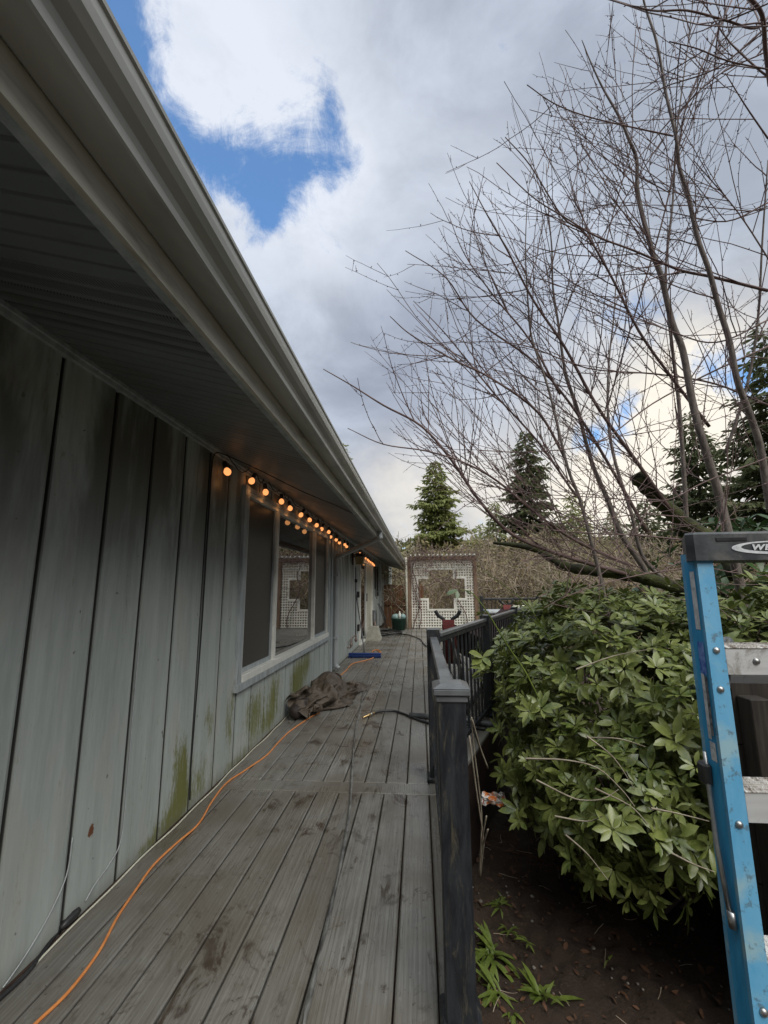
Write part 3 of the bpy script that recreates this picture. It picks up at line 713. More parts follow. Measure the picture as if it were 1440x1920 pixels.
# brown fence beyond the house corner
fn = thing('board_fence', 'reddish brown cedar board fence closing the gap beyond the house', 'fence', (-.5, 17.2, 0))
m = MB(); x = -1.38
while x < .05:
    m.box(x, x+.134, 17.2, 17.222, GZ-.1, 1.40+.02*math.sin(x*9)); x += .140
m.build('boards', M_fence, fn); MB().box(-1.38, .04, 17.15, 17.199, .62, .71).build('rail', M_fence, fn)
MB().box(-.03, .07, 17.1, 17.19, GZ, 1.45).build('post', M_fence, fn)

# ================================================================== THINGS ON THE WALL
def strings():
    def bulbs(t, pts, r, amb=.045, grp=None):
        cord = []
        for i, p in enumerate(pts):
            p = np.array(p)
            cord.append(p+np.array([0, 0, amb+.055]))
            if i < len(pts)-1: q = np.array(pts[i+1]); cord.append((p+q)/2+np.array([.01, 0, amb-.01+rng.uniform(-.03, .02)]))
            tilt = np.array([rng.normal()*.25, rng.normal()*.35, -1]); tilt /= np.linalg.norm(tilt)
            sk = MB(); sk.lathe([(.010, -.055), (.017, -.050), (.018, -.012), (.016, 0)], p, 10, True, tuple(tilt))
            b = MB(); b.lathe([(.4*r, -.002), (.72*r, .008), (.98*r, .021), (r, .029), (.93*r, .038), (.7*r, .048), (.4*r, .053), (.1*r, .055)], p, 14, True, tuple(tilt))
            bo = b.build('bulb', M_bulb, t); sk.build('socket', M_black, bo)
            pl_ = bpy.data.lights.new('glow', 'POINT'); pl_.energy = .045; pl_.specular_factor = 0; pl_.color = (1, .42, .14); pl_.shadow_soft_size = .03; lo_ = bpy.data.objects.new('glow', pl_); COL.objects.link(lo_); lo_.location = Vector(p+np.array([.0, 0, -.11])); lo_.parent = bo
        MB().tube(smooth_path(cord, 5), .0045, 5).build('cord', M_black, t)
    t = thing('string_light', 'black string light with glowing amber bulbs above the large window', 'string light', (-1.36, 5, 2.1))
    ys_ = [2.91, 3.40, 3.71, 4.15, 4.46, 4.91, 5.28, 5.67, 6.05, 6.41, 6.68, 7.03, 7.41, 7.83, 8.24]
    dz = [.0, .05, .03, .03, .02, .02, .02, .01, .01, .01, -.03, -.04, -.05, -.04, -.04]
    bulbs(t, [(-1.352+.01*math.sin(i*3), (y-.03)*1.0, 2.145+dz[i]) for i, y in enumerate(ys_)], .026)
    m = MB(); m.tube(smooth_path([wallpt(403, 850, -1.385), wallpt(398, 870, -1.388), wallpt(392, 960, -1.388), wallpt(380, 1150, -1.388), wallpt(372, 1260, -1.388), wallpt(362, 1385, -1.388), wallpt(358, 1440, -1.388), wallpt(356, 1500, -1.388)], 5), .0045, 5)
    m.tube(smooth_path([wallpt(403, 850, -1.385), (-1.36, 2.83, 2.235), (-1.2, 3.1, 2.19), (-1.0, 3.6, 2.13), (-.8, 4.0, 2.085), (-.66, 4.3, 2.045)], 6), .0045, 5)
    m.build('lead_cable', M_black, t)
    t2 = thing('string_light', 'short second string light bunched above the far sliding door', 'string light', (-1.36, 11, 2.0))
    bulbs(t2, [(-1.345, 9.9+i*.36, 2.10-.012*i) for i in range(10)], .026)
strings()
def lantern():
    t = thing('wall_lantern', 'unlit boxy wall lantern with dark hood and amber glass by the sliding door', 'lantern', (-1.4, 9.2, 1.9))
    x, y, z = -1.24, 9.1, 1.78
    MB().box(-1.398, -1.37, y-.06, y+.06, z+.0, z+.24, .004).build('back_plate', M_blackmetal, t)
    m = MB(); V = [(x-.1, y-.1, z+.16), (x+.1, y-.1, z+.16), (x+.1, y+.1, z+.16), (x-.1, y+.1, z+.16), (x-.07, y-.07, z), (x+.07, y-.07, z), (x+.07, y+.07, z), (x-.07, y+.07, z)]
    m.add(V, [(0, 3, 2, 1), (4, 5, 6, 7), (0, 1, 5, 4), (1, 2, 6, 5), (2, 3, 7, 6), (3, 0, 4, 7)]); m.build('shade', M_amber, t)
    m = MB(); m.box(x-.13, x+.13, y-.13, y+.13, z+.161, z+.185, .004); m.box(x-.07, x+.07, y-.07, y+.07, z+.185, z+.24, .01); m.box(-1.372, x-.07, y-.02, y+.02, z+.2, z+.225); m.build('hood', M_blackmetal, t)
lantern()
# conduit and boxes on the wall beside the door
t = thing('electrical_conduit', 'thin vertical conduit with black boxes on the siding left of the door', 'conduit', (-1.39, 9.6, 0))
MB().tube([(-1.386, 9.55, .25), (-1.386, 9.55, 1.75)], .011, 6).build('pipe', M_blackmetal, t)
for y, z, s in ((9.85, 1.15, .055), (9.9, .42, .06), (9.5, 1.45, .03)): MB().box(-1.399, -1.35, y-s, y+s, z-s*1.2, z+s*1.2, .004).build('box', M_black, t)
t = thing('gas_pipe', 'rusty bent pipe with valves standing out low from the siding', 'pipe', (-1.36, 8.7, .2))
MB().tube(smooth_path([(-1.399, 8.5, .18), (-1.33, 8.5, .18), (-1.32, 8.5, .30), (-1.32, 8.6, .34), (-1.32, 9.1, .34), (-1.32, 9.12, .30), (-1.32, 9.12, .20)], 3), .013, 7).build('pipe', M_rust, t)
m = MB(); m.lathe([(.026, -.03), (.03, 0), (.026, .03)], (-1.32, 8.5, .23), 8); m.lathe([(.026, -.03), (.03, 0), (.026, .03)], (-1.32, 9.12, .25), 8); m.build('valve', M_rust, t)
def hang(name, label, cat, y, z0, z1, head):
    t = thing(name, label, cat, (-1.36, y, z1)); MB().tube([(-1.37, y, z0), (-1.365, y, z1)], .017, 6).build('handle', M_blackmetal, t)
    m = MB()
    if head == 'chime':
        for q in range(5): m.tube([(-1.33+.03*math.cos(q*1.3), y+.05*math.sin(q*1.3), z1-.15), (-1.33+.03*math.cos(q*1.3), y+.05*math.sin(q*1.3), z0-.05-.06*q)], .011, 6)
        m.lathe([(.07, -.01), (.07, .01)], (-1.33, y, z1-.12), 12); m.build('tubes', M_blackmetal, t)
    else:
        m.box(-1.385, -1.35, y-.10, y+.10, z0-.02, z0+.10, .006); m.build('head', M_blackmetal, t)
hang('wind_chime', 'dark tubular wind chime hanging under the eave past the door', 'wind chime', 13.6, 1.25, 2.05, 'chime')
hang('garden_spade', 'dark long handled spade hung upside down on the wall beyond the chime', 'spade', 14.5, 1.05, 2.0, 'spade')
MB().box(-1.398, -1.34, 15.4, 15.5, .0, 2.15, .004).build('downspout', M_downspout, house)

# ================================================================== CORDS
def cable(name, label, cat, px, r, material, z=None, k=6, sub=8):
    P = [np.array(on(u, v, r if z is None else z)) if len(q) == 0 else np.array(q) for u, v, *q in px]
    m = MB(); m.tube(smooth_path(P, sub), r, k); o = m.build(name, material); o['label'] = label; o['category'] = cat; return o
cable('extension_cord', 'orange extension cord snaking along the deck to the brown cover', 'cord',
      [(20, 1965), (68, 1918), (130, 1858), (185, 1785), (220, 1720), (255, 1668), (288, 1622), (330, 1582), (372, 1545), (398, 1502), (425, 1468), (460, 1444), (500, 1416), (522, 1392), (545, 1370), (580, 1346), (600, 1335)], .0058, M_orange)
cable('extension_cord', 'far end of the orange cord, bunched behind the blue broom', 'cord',
      [(636, 1268), (650, 1256), (662, 1244), (690, 1237), (708, 1229), (714, 1222), (706, 1218), (698, 1222), (704, 1228), (712, 1224), (707, 1219)], .008, M_orange, k=5)
wc_ = MB(); P = [(WX+.022+.005*math.sin(y*5)+.004*math.sin(y*13), y, .006) for y in np.linspace(.2, 4.9, 60)]
wc_.tube(P, .0042, 6); o = wc_.build('white_cord', M_whitecord); o['label'] = 'thin cream cord laid along the foot of the house wall'; o['category'] = 'cord'
def wallwire(px, label):
    m = MB(); m.tube(smooth_path([wallpt(u, v, -1.392) for u, v in px], 6), .0026, 5); o = m.build('loose_wire', M_greycord); o['label'] = label; o['category'] = 'wire'
wallwire([(262, 1200), (250, 1330), (240, 1450), (228, 1570), (205, 1620), (180, 1655), (160, 1690)], 'loose grey wire curving out of the groove right of the rust spot')
wallwire([(136, 1570), (125, 1640), (95, 1710), (55, 1780), (20, 1832), (5, 1852)], 'loose grey wire sagging to the deck at the bottom left')
t = thing('power_cable', 'black power cable with plug lying against the wall at bottom left', 'cable', tuple(on(60, 1815)))
MB().tube(smooth_path([on(-60, 1925, .008), on(0, 1872, .008), (on(50, 1825, .008)), on(88, 1775, .008), on(112, 1742, .012)], 8), .008, 7).build('cord', M_black, t)
a, b = on(112, 1742, .018), on(148, 1706, .03); m = MB(); m.tube([a, a*.7+b*.3, a*.3+b*.7, b], [.010, .017, .018, .012], 8); m.build('plug', M_black, t)
# webbing strap
def strap():
    px = [(708, 1238), (697, 1258), (690, 1280), (681, 1300), (676, 1330), (668, 1362), (664, 1400), (660, 1450), (657, 1500), (650, 1560), (636, 1640), (622, 1700), (606, 1762), (592, 1820), (577, 1890), (565, 1960)]
    P = smooth_path([on(u, v, .006) for u, v in px], 6); V = []
    for i, p in enumerate(P):
        tn = P[min(i+1, len(P)-1)]-P[max(i-1, 0)]; tn /= np.linalg.norm(tn); s = np.cross(tn, (0, 0, 1)); a = .9*math.sin(i*.23)+.3
        w_ = .009; q = s*math.cos(a)*w_; zz = abs(math.sin(a))*w_
        up = np.array([0, 0, 1.])*math.sin(a)*w_; c = p+np.array([0, 0, zz])
        for o_ in (-1, 1):
            for th in (0, .002): V.append(c+o_*(q+up)+np.array([0, 0, th]))
    F = []
    for i in range(len(P)-1):
        b = i*4; F += [(b, b+2, b+6, b+4), (b+1, b+5, b+7, b+3), (b, b+4, b+5, b+1), (b+2, b+3, b+7, b+6)]
    o = MB().add(V, F, True).build('webbing_strap', M_strap); o['label'] = 'flat grey webbing strap trailing down the middle of the deck'; o['category'] = 'strap'
strap()
# hose with brass nozzle
t = thing('garden_hose', 'black hose with brass nozzle poking out under the railing onto the deck', 'hose', tuple(on(760, 1345)))
MB().tube(smooth_path([on(700, 1337, .02), on(718, 1333, .026), on(738, 1333, .02), on(756, 1338, .014), on(778, 1347, .014), on(805, 1356, .014), on(840, 1362, .014), on(880, 1364, .014), on(908, 1367, .014), on(917, 1362, .014), on(905, 1357, .014), on(870, 1359, .014)], 6), .0125, 8).build('tube', M_black, t)
a, b = on(680, 1345.5, .016), on(701, 1337, .02); m = MB(); d_ = (b-a); m.tube([a, a+d_*.45, a+d_*.5, a+d_*.62, a+d_*.66, a+d_*1.02], [.008, .009, .015, .015, .012, .015], 10); m.build('nozzle', M_brass, t)
m = MB(); m.tube([a+d_*.70, a+d_*.82], .0165, 10); m.build('collar', M_steel, t)
def coil():
    t = thing('coiled_hose', 'dark hose loosely coiled on the deck in front of the fence', 'hose', (-.9, 12.9, 0))
    P = []
    for i in range(90):
        a = i*.42; r = .38+.10*math.sin(i*.37)+.05*math.sin(i*1.3); P.append((-.98+r*1.0*math.cos(a), 12.7+r*1.5*math.sin(a), .015+.012*(i//15)))
    P += [(-.6, 12.6, .02), (-.3, 12.2, .02), (.0, 11.2, .02), (.12, 10.0, .02), (.45, 9.4, .02)]
    MB().tube(smooth_path(P, 3), .013, 6).build('tube', M_black, t)
coil()

# ================================================================== BROWN COVER
def cover():
    """the fabric is draped over a few hidden lumps with the cloth solver, then kept as a plain mesh"""
    t = thing('grill_cover', 'crumpled brown fabric cover heaped on the deck under the window', 'cover', (-1.1, 5.2, 0))
    NX, NY = 54, 92; lumps = []
    def solid(mb):
        o = mb.build('lump', M_cloth); o.modifiers.new('collide', 'COLLISION'); o.collision.thickness_outer = .006; o.collision.cloth_friction = 25; lumps.append(o)
    solid(MB().add([(-1.39, 3, 0), (2, 3, 0), (2, 8, 0), (-1.39, 8, 0)], [(0, 1, 2, 3)]))
    solid(MB().add([(-1.385, 3, -.5), (-1.385, 8, -.5), (-1.385, 8, 2), (-1.385, 3, 2)], [(0, 1, 2, 3)]))
    for (cx, cy), (rx_, ry_, rz_) in (((-1.16, 5.55), (.17, .32, .27)), ((-1.22, 5.0), (.11, .32, .19)), ((-.98, 5.25), (.07, .2, .08)), ((-1.25, 4.6), (.08, .11, .16))):
        b = MB(); b.lathe([(max(.02, math.sin(a)), math.cos(a)) for a in np.linspace(math.pi/2+.1, 0, 8)], (0, 0, 0), 18); b.v[0] = b.v[0]*np.array([rx_, ry_, rz_])+np.array([cx, cy, 0]); solid(b)
    V = []
    for i in range(NX):
        for j in range(NY):
            u, v = i/(NX-1), j/(NY-1); wd = .26+.24*math.sin(min(1, v*1.25+.05)*math.pi*.62)
            x = -1.36+u*wd*1.05+.03*math.sin(v*9); z = .38+.12*mn.noise(Vector((u*5, v*9, 0)))+.05*math.sin(v*math.pi)+.03*math.sin(u*11+v*7)
            V.append((x, 4.60+v*1.30+.1*(u-.5)*math.sin(v*4), z))
    F = [(i*NY+j, (i+1)*NY+j, (i+1)*NY+j+1, i*NY+j+1) for i in range(NX-1) for j in range(NY-1)]
    c = MB().add(V, F, True).build('drape', M_cloth); md = c.modifiers.new('cloth', 'CLOTH'); st = md.settings
    st.quality = 6; st.mass = .15; st.tension_stiffness = st.compression_stiffness = 18; st.shear_stiffness = 6; st.bending_stiffness = 1.0; st.air_damping = 2; st.shrink_min = -.36
    cs = md.collision_settings; cs.use_self_collision = True; cs.self_distance_min = .006; cs.distance_min = .006; cs.collision_quality = 3
    for o in COL.objects:
        if o not in lumps and o is not c: o.hide_viewport = True
    S.frame_start = 1; S.frame_end = 60; md.point_cache.frame_start = 1; md.point_cache.frame_end = 60
    for f in range(1, 56): S.frame_set(f)
    e = c.evaluated_get(bpy.context.evaluated_depsgraph_get()); q = np.array([tuple(v.co) for v in e.data.vertices]); q[:, 2] -= .004
    for o in lumps+[c]: bpy.data.objects.remove(o)
    for o in COL.objects: o.hide_viewport = False
    S.frame_set(1)
    o = MB().add(q, F, True).build('fabric', M_cloth, t)
    sd = o.modifiers.new('thickness', 'SOLIDIFY'); sd.thickness = .003; sb = o.modifiers.new('smooth', 'SUBSURF'); sb.levels = sb.render_levels = 1
    m = MB(); P = [(-1.30, 4.50, .05), (-1.27, 4.55, .075), (-1.24, 4.66, .09), (-1.22, 4.85, .08)]
    m.tube(smooth_path(P, 4), [.03, .055, .068, .072, .074, .075, .076, .077, .078, .078, .075, .07, .06], 16); m.build('elastic_end', M_clothdark, t)
cover()
# ================================================================== BROOM, CONCRETE BLOCK, TUB, etc.
t = thing('push_broom', 'blue push broom head with grey handle leaning to the wall', 'broom', (-1.05, 8.45, 0))
m = MB(); m.box(-1.36, -.745, 8.41, 8.47, .055, .088, .008); m.build('block', M_blue, t)
m = MB()
for i in range(60):
    for j in range(3):
        x = -1.355+i*.0102; y = 8.418+j*.02; m.tube([(x, y, .056), (x+rng.normal()*.004, y+rng.normal()*.006-.006, .002)], [.005, .0058], 4)
m.build('bristles', M_blue, t)
MB().tube([(-1.06, 8.45, .08), (-1.15, 8.75, .42), (-1.37, 9.38, 1.25)], .012, 7).build('handle', M_grey, t)
def block():
    t = thing('concrete_pier', 'tapered concrete pier block standing by the sliding door sill', 'pier block', (-1.18, 11.2, 0))
    x, y = -1.17, 11.2; V = []
    for h, s in ((0, .19), (.04, .19), (.34, .115)): V += [(x-s, y-s, h), (x+s, y-s, h), (x+s, y+s, h), (x-s, y+s, h)]
    F = [(3, 2, 1, 0), (8, 9, 10, 11)]+[(a+i, a+(i+1) % 4, a+4+(i+1) % 4, a+4+i) for a in (0, 4) for i in range(4)]
    MB().add(V, F).build('block', M_concrete, t)
block()
o = MB().tube([(-1.30, 12.6, 0), (-1.31, 12.6, .66)], [.045, .045], 12).build('standing_pipe', M_grey); o['label'] = 'short grey pipe standing upright behind the concrete pier'; o['category'] = 'pipe'
o = MB().tube([(-1.2, 12.4, 0), (-1.28, 12.45, .38)], [.045, .02], 8).build('clay_stake', M_rust); o['label'] = 'reddish clay stake leaning by the grey pipe'; o['category'] = 'stake'
def tub():
    t = thing('plastic_tub', 'dark green plastic tub holding teal bags and a white bottle', 'tub', (-.62, 13.9, 0))
    x, y = -.66, 13.9
    MB().lathe([(.20, 0), (.235, .33), (.25, .335), (.25, .36), (.235, .36), (.19, .03)], (x, y, 0), 20).build('bucket', M_green, t)
    o = MB().lathe([(.04, 0), (.042, .16), (.018, .2), (.018, .24)], (x+.03, y-.08, .33), 10).build('plastic_bottle', M_white); o['label'] = 'white bottle standing in the dark green tub'; o['category'] = 'bottle'
    for i, (dx, dy) in enumerate(((-.1, 0), (.12, .05))):
        m = MB(); P = [(r*(1+.15*math.sin(i*3+r*20)), z) for r, z in ((.02, 0), (.10, .03), (.12, .10), (.08, .17), (.02, .19))]
        m.lathe(P, (x+dx, y+dy, .30), 11); o = m.build('plastic_bag', M_teal); o['label'] = ['crumpled teal bag in the tub, left of the white bottle', 'crumpled teal bag in the tub, right of the white bottle'][i]; o['category'] = 'bag'
tub()
t = thing('folding_chair', 'folded dark tube chair leaning on the wall behind the green tub', 'chair', (-1.2, 14.2, 0))
m = MB()
for dy in (0, .35): m.tube(smooth_path([(-1.05, 13.9+dy, 0), (-1.18, 13.9+dy, .45), (-1.32, 13.9+dy, .80)], 4), .012, 6)
m.build('frame', M_blackmetal, t); MB().beam((-1.08, 14.07, .3), (-1.25, 14.07, .72), .33, .02).build('seat', M_blackmetal, t)

# ================================================================== HAMMOCK
t = thing('hammock', 'dark maroon hammock slung on a black stand behind the railing', 'hammock', (.9, 6, 0))
h0, h1 = np.array(at(840, 1162, 4.95)), np.array(at(950, 1134, 8.2))
m = MB()
f0 = np.array([.30, 4.74, .03]); m.tube([on(768, 1341, .03), on(850, 1347, .03), on(945, 1362, .03)], .026, 10); m.build('stand_foot', M_grey, t)
m = MB(); m.tube(smooth_path([(.42, 4.75, .03), (.9, 6.3, .05), (1.55, 8.6, .03)], 5), .026, 8); m.build('stand_beam', M_blackmetal, t)
m = MB(); m.tube(smooth_path([(.50, 5.0, .03), (.42, 4.8, .4), h0+np.array([.0, 0, -.1])], 5), .022, 8); m.tube(smooth_path([(1.5, 8.4, .03), (1.7, 8.5, .5), h1+np.array([0, 0, -.05])], 5), .022, 8); m.build('stand_arm', M_blackmetal, t)
for h, sc in ((h0, 1.0), (h1, .9)):
    m = MB()
    for s in (-1, 1):
        m.tube(smooth_path([h+np.array([s*.03, 0, -.03]), h+np.array([s*.06, 0, .015])*sc, h+np.array([s*.105, 0, .045])*sc, h+np.array([s*.135, 0, .10])*sc], 4), [.02]*12+[.017], 8)
    m.build('prong', M_black, t)
def hcloth():
    V = []; NA, NB = 30, 14
    for i in range(NA+1):
        f = i/NA; c = h0*(1-f)+h1*f; c = c.copy(); c[2] -= .62*4*f*(1-f)+.05; wd = .075+.32*math.sin(math.pi*f)
        for j in range(NB+1):
            g_ = j/NB*2-1; x = g_*wd; z = .30*(g_*g_)*math.sin(math.pi*f)+.012*math.sin(g_*22+f*5)
            V.append((c[0]+x*.95, c[1]-x*.25, c[2]+z))
    F = [(i*(NB+1)+j, i*(NB+1)+j+1, (i+1)*(NB+1)+j+1, (i+1)*(NB+1)+j) for i in range(NA) for j in range(NB)]
    MB().add(V, F, True).build('cloth', M_darkcloth, t)
    for h, o_, d_ in ((h0, .0, (h1-h0)), (h1, 0, (h0-h1))):
        d_ = d_/np.linalg.norm(d_); m = MB()
        for q in range(9):
            a = (q-4)/4; m.tube([h+np.array([a*.058, -.02, .0]), h+np.array([a*.050, -.02, -.14])+d_*.02, h+d_*.12+np.array([a*.085, 0, -.48])], [.012, .013, .015], 6)
        m.build('end_strings', M_maroon, t)
hcloth()
# table with cushions, beyond the railing
t = thing('patio_table', 'long pale grey patio table at the far side of the deck', 'table', (2.6, 11, 0))
MB().box(1.62, 3.9, 10.6, 11.5, .68, .735, .01).build('tabletop', M_table, t)
for x, y in ((1.75, 10.7), (3.75, 10.7), (1.75, 11.4), (3.75, 11.4)): MB().box(x-.03, x+.03, y-.03, y+.03, .0, .679, .003).build('leg', M_blackmetal, t)
for i, (x, y, z, lb) in enumerate(((2.4, 10.9, .80, 'cream cushion lying on the pale grey patio table'), (1.98, 9.85, .50, 'cream cushion on the near side, below the table edge'), (2.75, 9.85, .50, 'cream cushion beside the hammock end, below the table edge'))):
    m = MB(); m.lathe([(.03, -.065), (.15, -.05), (.19, 0), (.15, .05), (.03, .065)], (x, y, z), 14); o = m.build('cushion', M_cream); o['label'] = lb; o['category'] = 'cushion'
    if i: 
        s = thing('stool', ['', 'low dark stool under the left cream cushion', 'low dark stool under the right cream cushion'][i], 'stool', (x, y, 0)); MB().box(x-.19, x+.19, y-.19, y+.19, .40, .435, .01).build('seat', M_blackmetal, s)
        for sx in (-1, 1):
            for sy in (-1, 1): MB().box(x+sx*.16-.015, x+sx*.16+.015, y+sy*.16-.015, y+sy*.16+.015, .0, .399).build('leg', M_blackmetal, s)

# ================================================================== STEP LADDER
def ladder():
    TY = 1.17; top = 1.435; t = thing('step_ladder', 'blue fibreglass step ladder with black cap and aluminium steps', 'ladder', (.9, TY, GZ))
    xl, xr = .709, 1.143; capb = 1.362
    # cap: front face with chamfered corners
    def cappoly(g_):  # plan outline, front at TY
        c = .022; x0, x1, y0, y1 = xl-.014-g_, xr+.014+g_, TY-g_, TY+.20+g_
        q = .062; y1 = TY+.16+g_
        return [(x0+.012, y0), (x1-.012, y0), (x1, y0+.016), (x1-q, y1-c), (x1-q-c, y1), (x0+q+c, y1), (x0+q, y1-c), (x0, y0+.016)]
    P = cappoly(0); Pt = cappoly(-.006); k = 8
    V = [(x, y, capb) for x, y in P]+[(x, y, top-.006) for x, y in P]+[(x, y, top) for x, y in Pt]
    m = MB(); m.add(V, [tuple(range(k))[::-1], tuple(range(16, 24))]+[(a+i, a+(i+1) % k, a+8+(i+1) % k, a+8+i) for a in (0, 8) for i in range(8)])
    cap = m.build('top_cap', M_cap, t)
    m = MB(); m.box(xl+.19, xr-.10, TY+.03, TY+.14, top-.001, top+.004, .0015); m.build('top_tray', M_cap, cap)
    sx0 = at(1342, 1012, TY)[0]; sx1 = at(1400, 1012, TY)[0]; sz = at(1370, 1011, TY)[2]
    m = MB(); m.box(sx0, sx1, TY-.0022, TY+.001, sz-.0045, sz+.0045, .0004); m.build('slot', M_black, cap)
    # swoosh and lettering
    cx = at(1455, 1027, TY)[0]; cz = at(1400, 1027, TY)[2]; x0 = at(1371, 1027, TY)[0]; hw = cx-x0; hh = .0168
    def ell(a, b, ox, oz, k=48): return [(cx+ox+a*math.cos(i*2*math.pi/k), cz+oz+b*math.sin(i*2*math.pi/k)) for i in range(k)]
    A = ell(hw, hh, 0, 0); B = ell(hw-.019, hh-.0045, .004, .0015)
    V = [(x, TY-.0016, z) for x, z in A+B]; m = MB(); m.add(V, [(i, (i+1) % 48, (i+1) % 48+48, i+48) for i in range(48)]); m.build('emblem', M_paint, cap)
    cu = bpy.data.curves.new('lettering', 'FONT'); cu.body = 'WERNER'; cu.size = .0225; cu.align_x = 'CENTER'; cu.align_y = 'CENTER'; cu.shear = .25; cu.offset = .0008; cu.extrude = .0004; cu.space_character = 1.12
    tmp = bpy.data.objects.new('tmp', cu); COL.objects.link(tmp); dg = bpy.context.evaluated_depsgraph_get(); me = bpy.data.meshes.new_from_object(tmp.evaluated_get(dg)); bpy.data.objects.remove(tmp)
    xsv = [v.co.x for v in me.vertices]; wdt = max(xsv)-min(xsv); wantl = at(1408, 1027, TY)[0]; sc = 2*(cx-wantl)/wdt
    me.transform(Matrix.Translation((cx, TY-.0018, cz)) @ Matrix.Rotation(math.pi/2, 4, 'X') @ Matrix.Scale(sc, 4, (1, 0, 0)) @ Matrix.Scale(.9, 4, (0, 1, 0)))
    me.materials.clear(); me.materials.append(M_paint); lo = bpy.data.objects.new('lettering', me); COL.objects.link(lo); lo.parent = cap; lo.matrix_parent_inverse = Matrix()
    # rails: C channels opening outward; slope towards the camera and spread with depth
    zb = GZ; H = capb-zb
    slope = .115; spread = .075
    def railpt(side, z, fx, fy):  # fx: 0 web .. 1 flange tip outward, fy 0 front.. depth
        dz = capb-z; x = (xl+.045 if side < 0 else xr-.045)+side*spread*dz; y = TY+.012-slope*dz
        return np.array([x+side*fx, y+fy, z])
    for side in (-1, 1):
        fl, dp, th = .039, .068, .005
        prof = [(0, 0), (fl, 0), (fl, th), (th, th), (th, dp-th), (fl*.8, dp-th), (fl*.8, dp), (0, dp)]
        V = [railpt(side, z, fl-a, b) for z in (capb+.02, zb) for a, b in prof]; k = 8
        r = MB(); r.add(V, [(i, (i+1) % k, (i+1) % k+k, i+k) for i in range(k)]+[tuple(range(k)), tuple(range(k, 2*k))[::-1]]); ro = r.build('front_rail', M_ladder, t)
        w_ = MB(); V = [railpt(side, z, fl+.0006, b) for z in (capb-.001, zb+.05) for b in (.010, dp-.014)]; w_.add(V, [(0, 1, 3, 2)]); w_.build('web_face', M_ladin, ro)
        if side < 0:
            def st(z0, z1, b0, b1, mm, nm='sticker', off=.0028):
                q = MB(); V = [railpt(side, z, fl+off-.0012, b) for z in (z1, z0) for b in (b0, b1)]; q.add(V, [(0, 1, 3, 2)]); q.build(nm, mm, ro)
            st(1.19, 1.335, .015, .034, M_sticker); st(1.085, 1.16, .012, .036, M_stickblue); st(.95, 1.08, .014, .024, M_stickdark, off=.003); st(.94, 1.085, .0245, .036, M_sticker); st(.895, .935, .014, .034, M_sticker)
        for zz, fx in ((1.143, .02), (1.055, .022), (.78, .02), (.46, .02), (.15, .02)):
            p = railpt(side, zz, fx, 0); q = MB(); q.lathe([(.0085, 0), (.0078, .003), (.005, .0055), (.001, .0065)], p, 12, True, (0, -1, 0)); q.build('rivet', M_steel, t)
        a = railpt(side, capb+.01, -.022, .105); b = railpt(side, zb, -.022, .105)
        rr = MB(); rr.beam(a, b, .030, .030, .003, (0, 1, 0)); rr.build('rear_rail', M_ladder, t)
    for i, zt in enumerate((1.148, .842, .536, .23, -.076, -.38)):
        a = railpt(-1, zt, -.0008, 0); b = railpt(1, zt, -.0008, 0)
        s = MB(); s.box(a[0], b[0], a[1]+.001, a[1]+.005, zt-.062, zt-.001, .001); s.box(a[0], b[0], a[1]+.070, a[1]+.074, zt-.05, zt-.001, .001); so_ = s.build('step', M_alu, t)
        s = MB(); s.box(a[0], b[0], a[1]-.001, a[1]+.075, zt-.0008, zt+.003, .001)
        for q in range(6): s.box(a[0]+.001, b[0]-.001, a[1]+.008+q*.012, a[1]+.012+q*.012, zt+.003, zt+.0055)
        s.build('tread', M_tread, so_)
        p = a+np.array([.068, 0, -.03]); q = MB(); q.lathe([(.0085, 0), (.0078, .003), (.005, .0055), (.001, .0065)], p+np.array([0, .001, 0]), 12, True, (0, -1, 0)); q.build('rivet', M_steel, so_)
    # rear braces and gusset tube
    m = MB(); a = railpt(-1, 1.062, -.03, .125); b = railpt(1, 1.062, -.03, .125); m.beam(a, b, .004, .035); m.build('rear_brace', M_alu, t)
    m = MB(); a = railpt(-1, .47, -.03, .125); b = railpt(1, .47, -.03, .125); m.beam(a, b, .004, .035); m.build('rear_brace', M_alu, t)
    a = railpt(-1, 1.055, -.006, .03); m = MB(); m.tube(smooth_path([a, a+np.array([.018, .02, .03]), a+np.array([.045, .05, .075]), a+np.array([.075, .08, .10])], 4), .0125, 10); m.build('gusset_tube', M_steel, t)
    # folded spreader bar with bracket on the outer side of the left rail
    p0 = railpt(-1, .86, .048, .045); p1 = railpt(-1, .60, .048, .022)
    m = MB(); m.tube([p0+np.array([0, 0, .05]), p0, (p0+p1)/2+np.array([-.004, 0, 0]), p1], [.004, .0055, .0055, .0055], 8); m.tube([p1+np.array([0, -.003, .012]), p1+np.array([0, -.004, -.018])], .008, 8); m.build('spreader_bar', M_steel, t)
    m = MB(); m.cham(*(p0+np.array([.0, .008, 0])), .02, .034, .05, .006); m.build('bracket', M_blackmetal, t)
ladder()

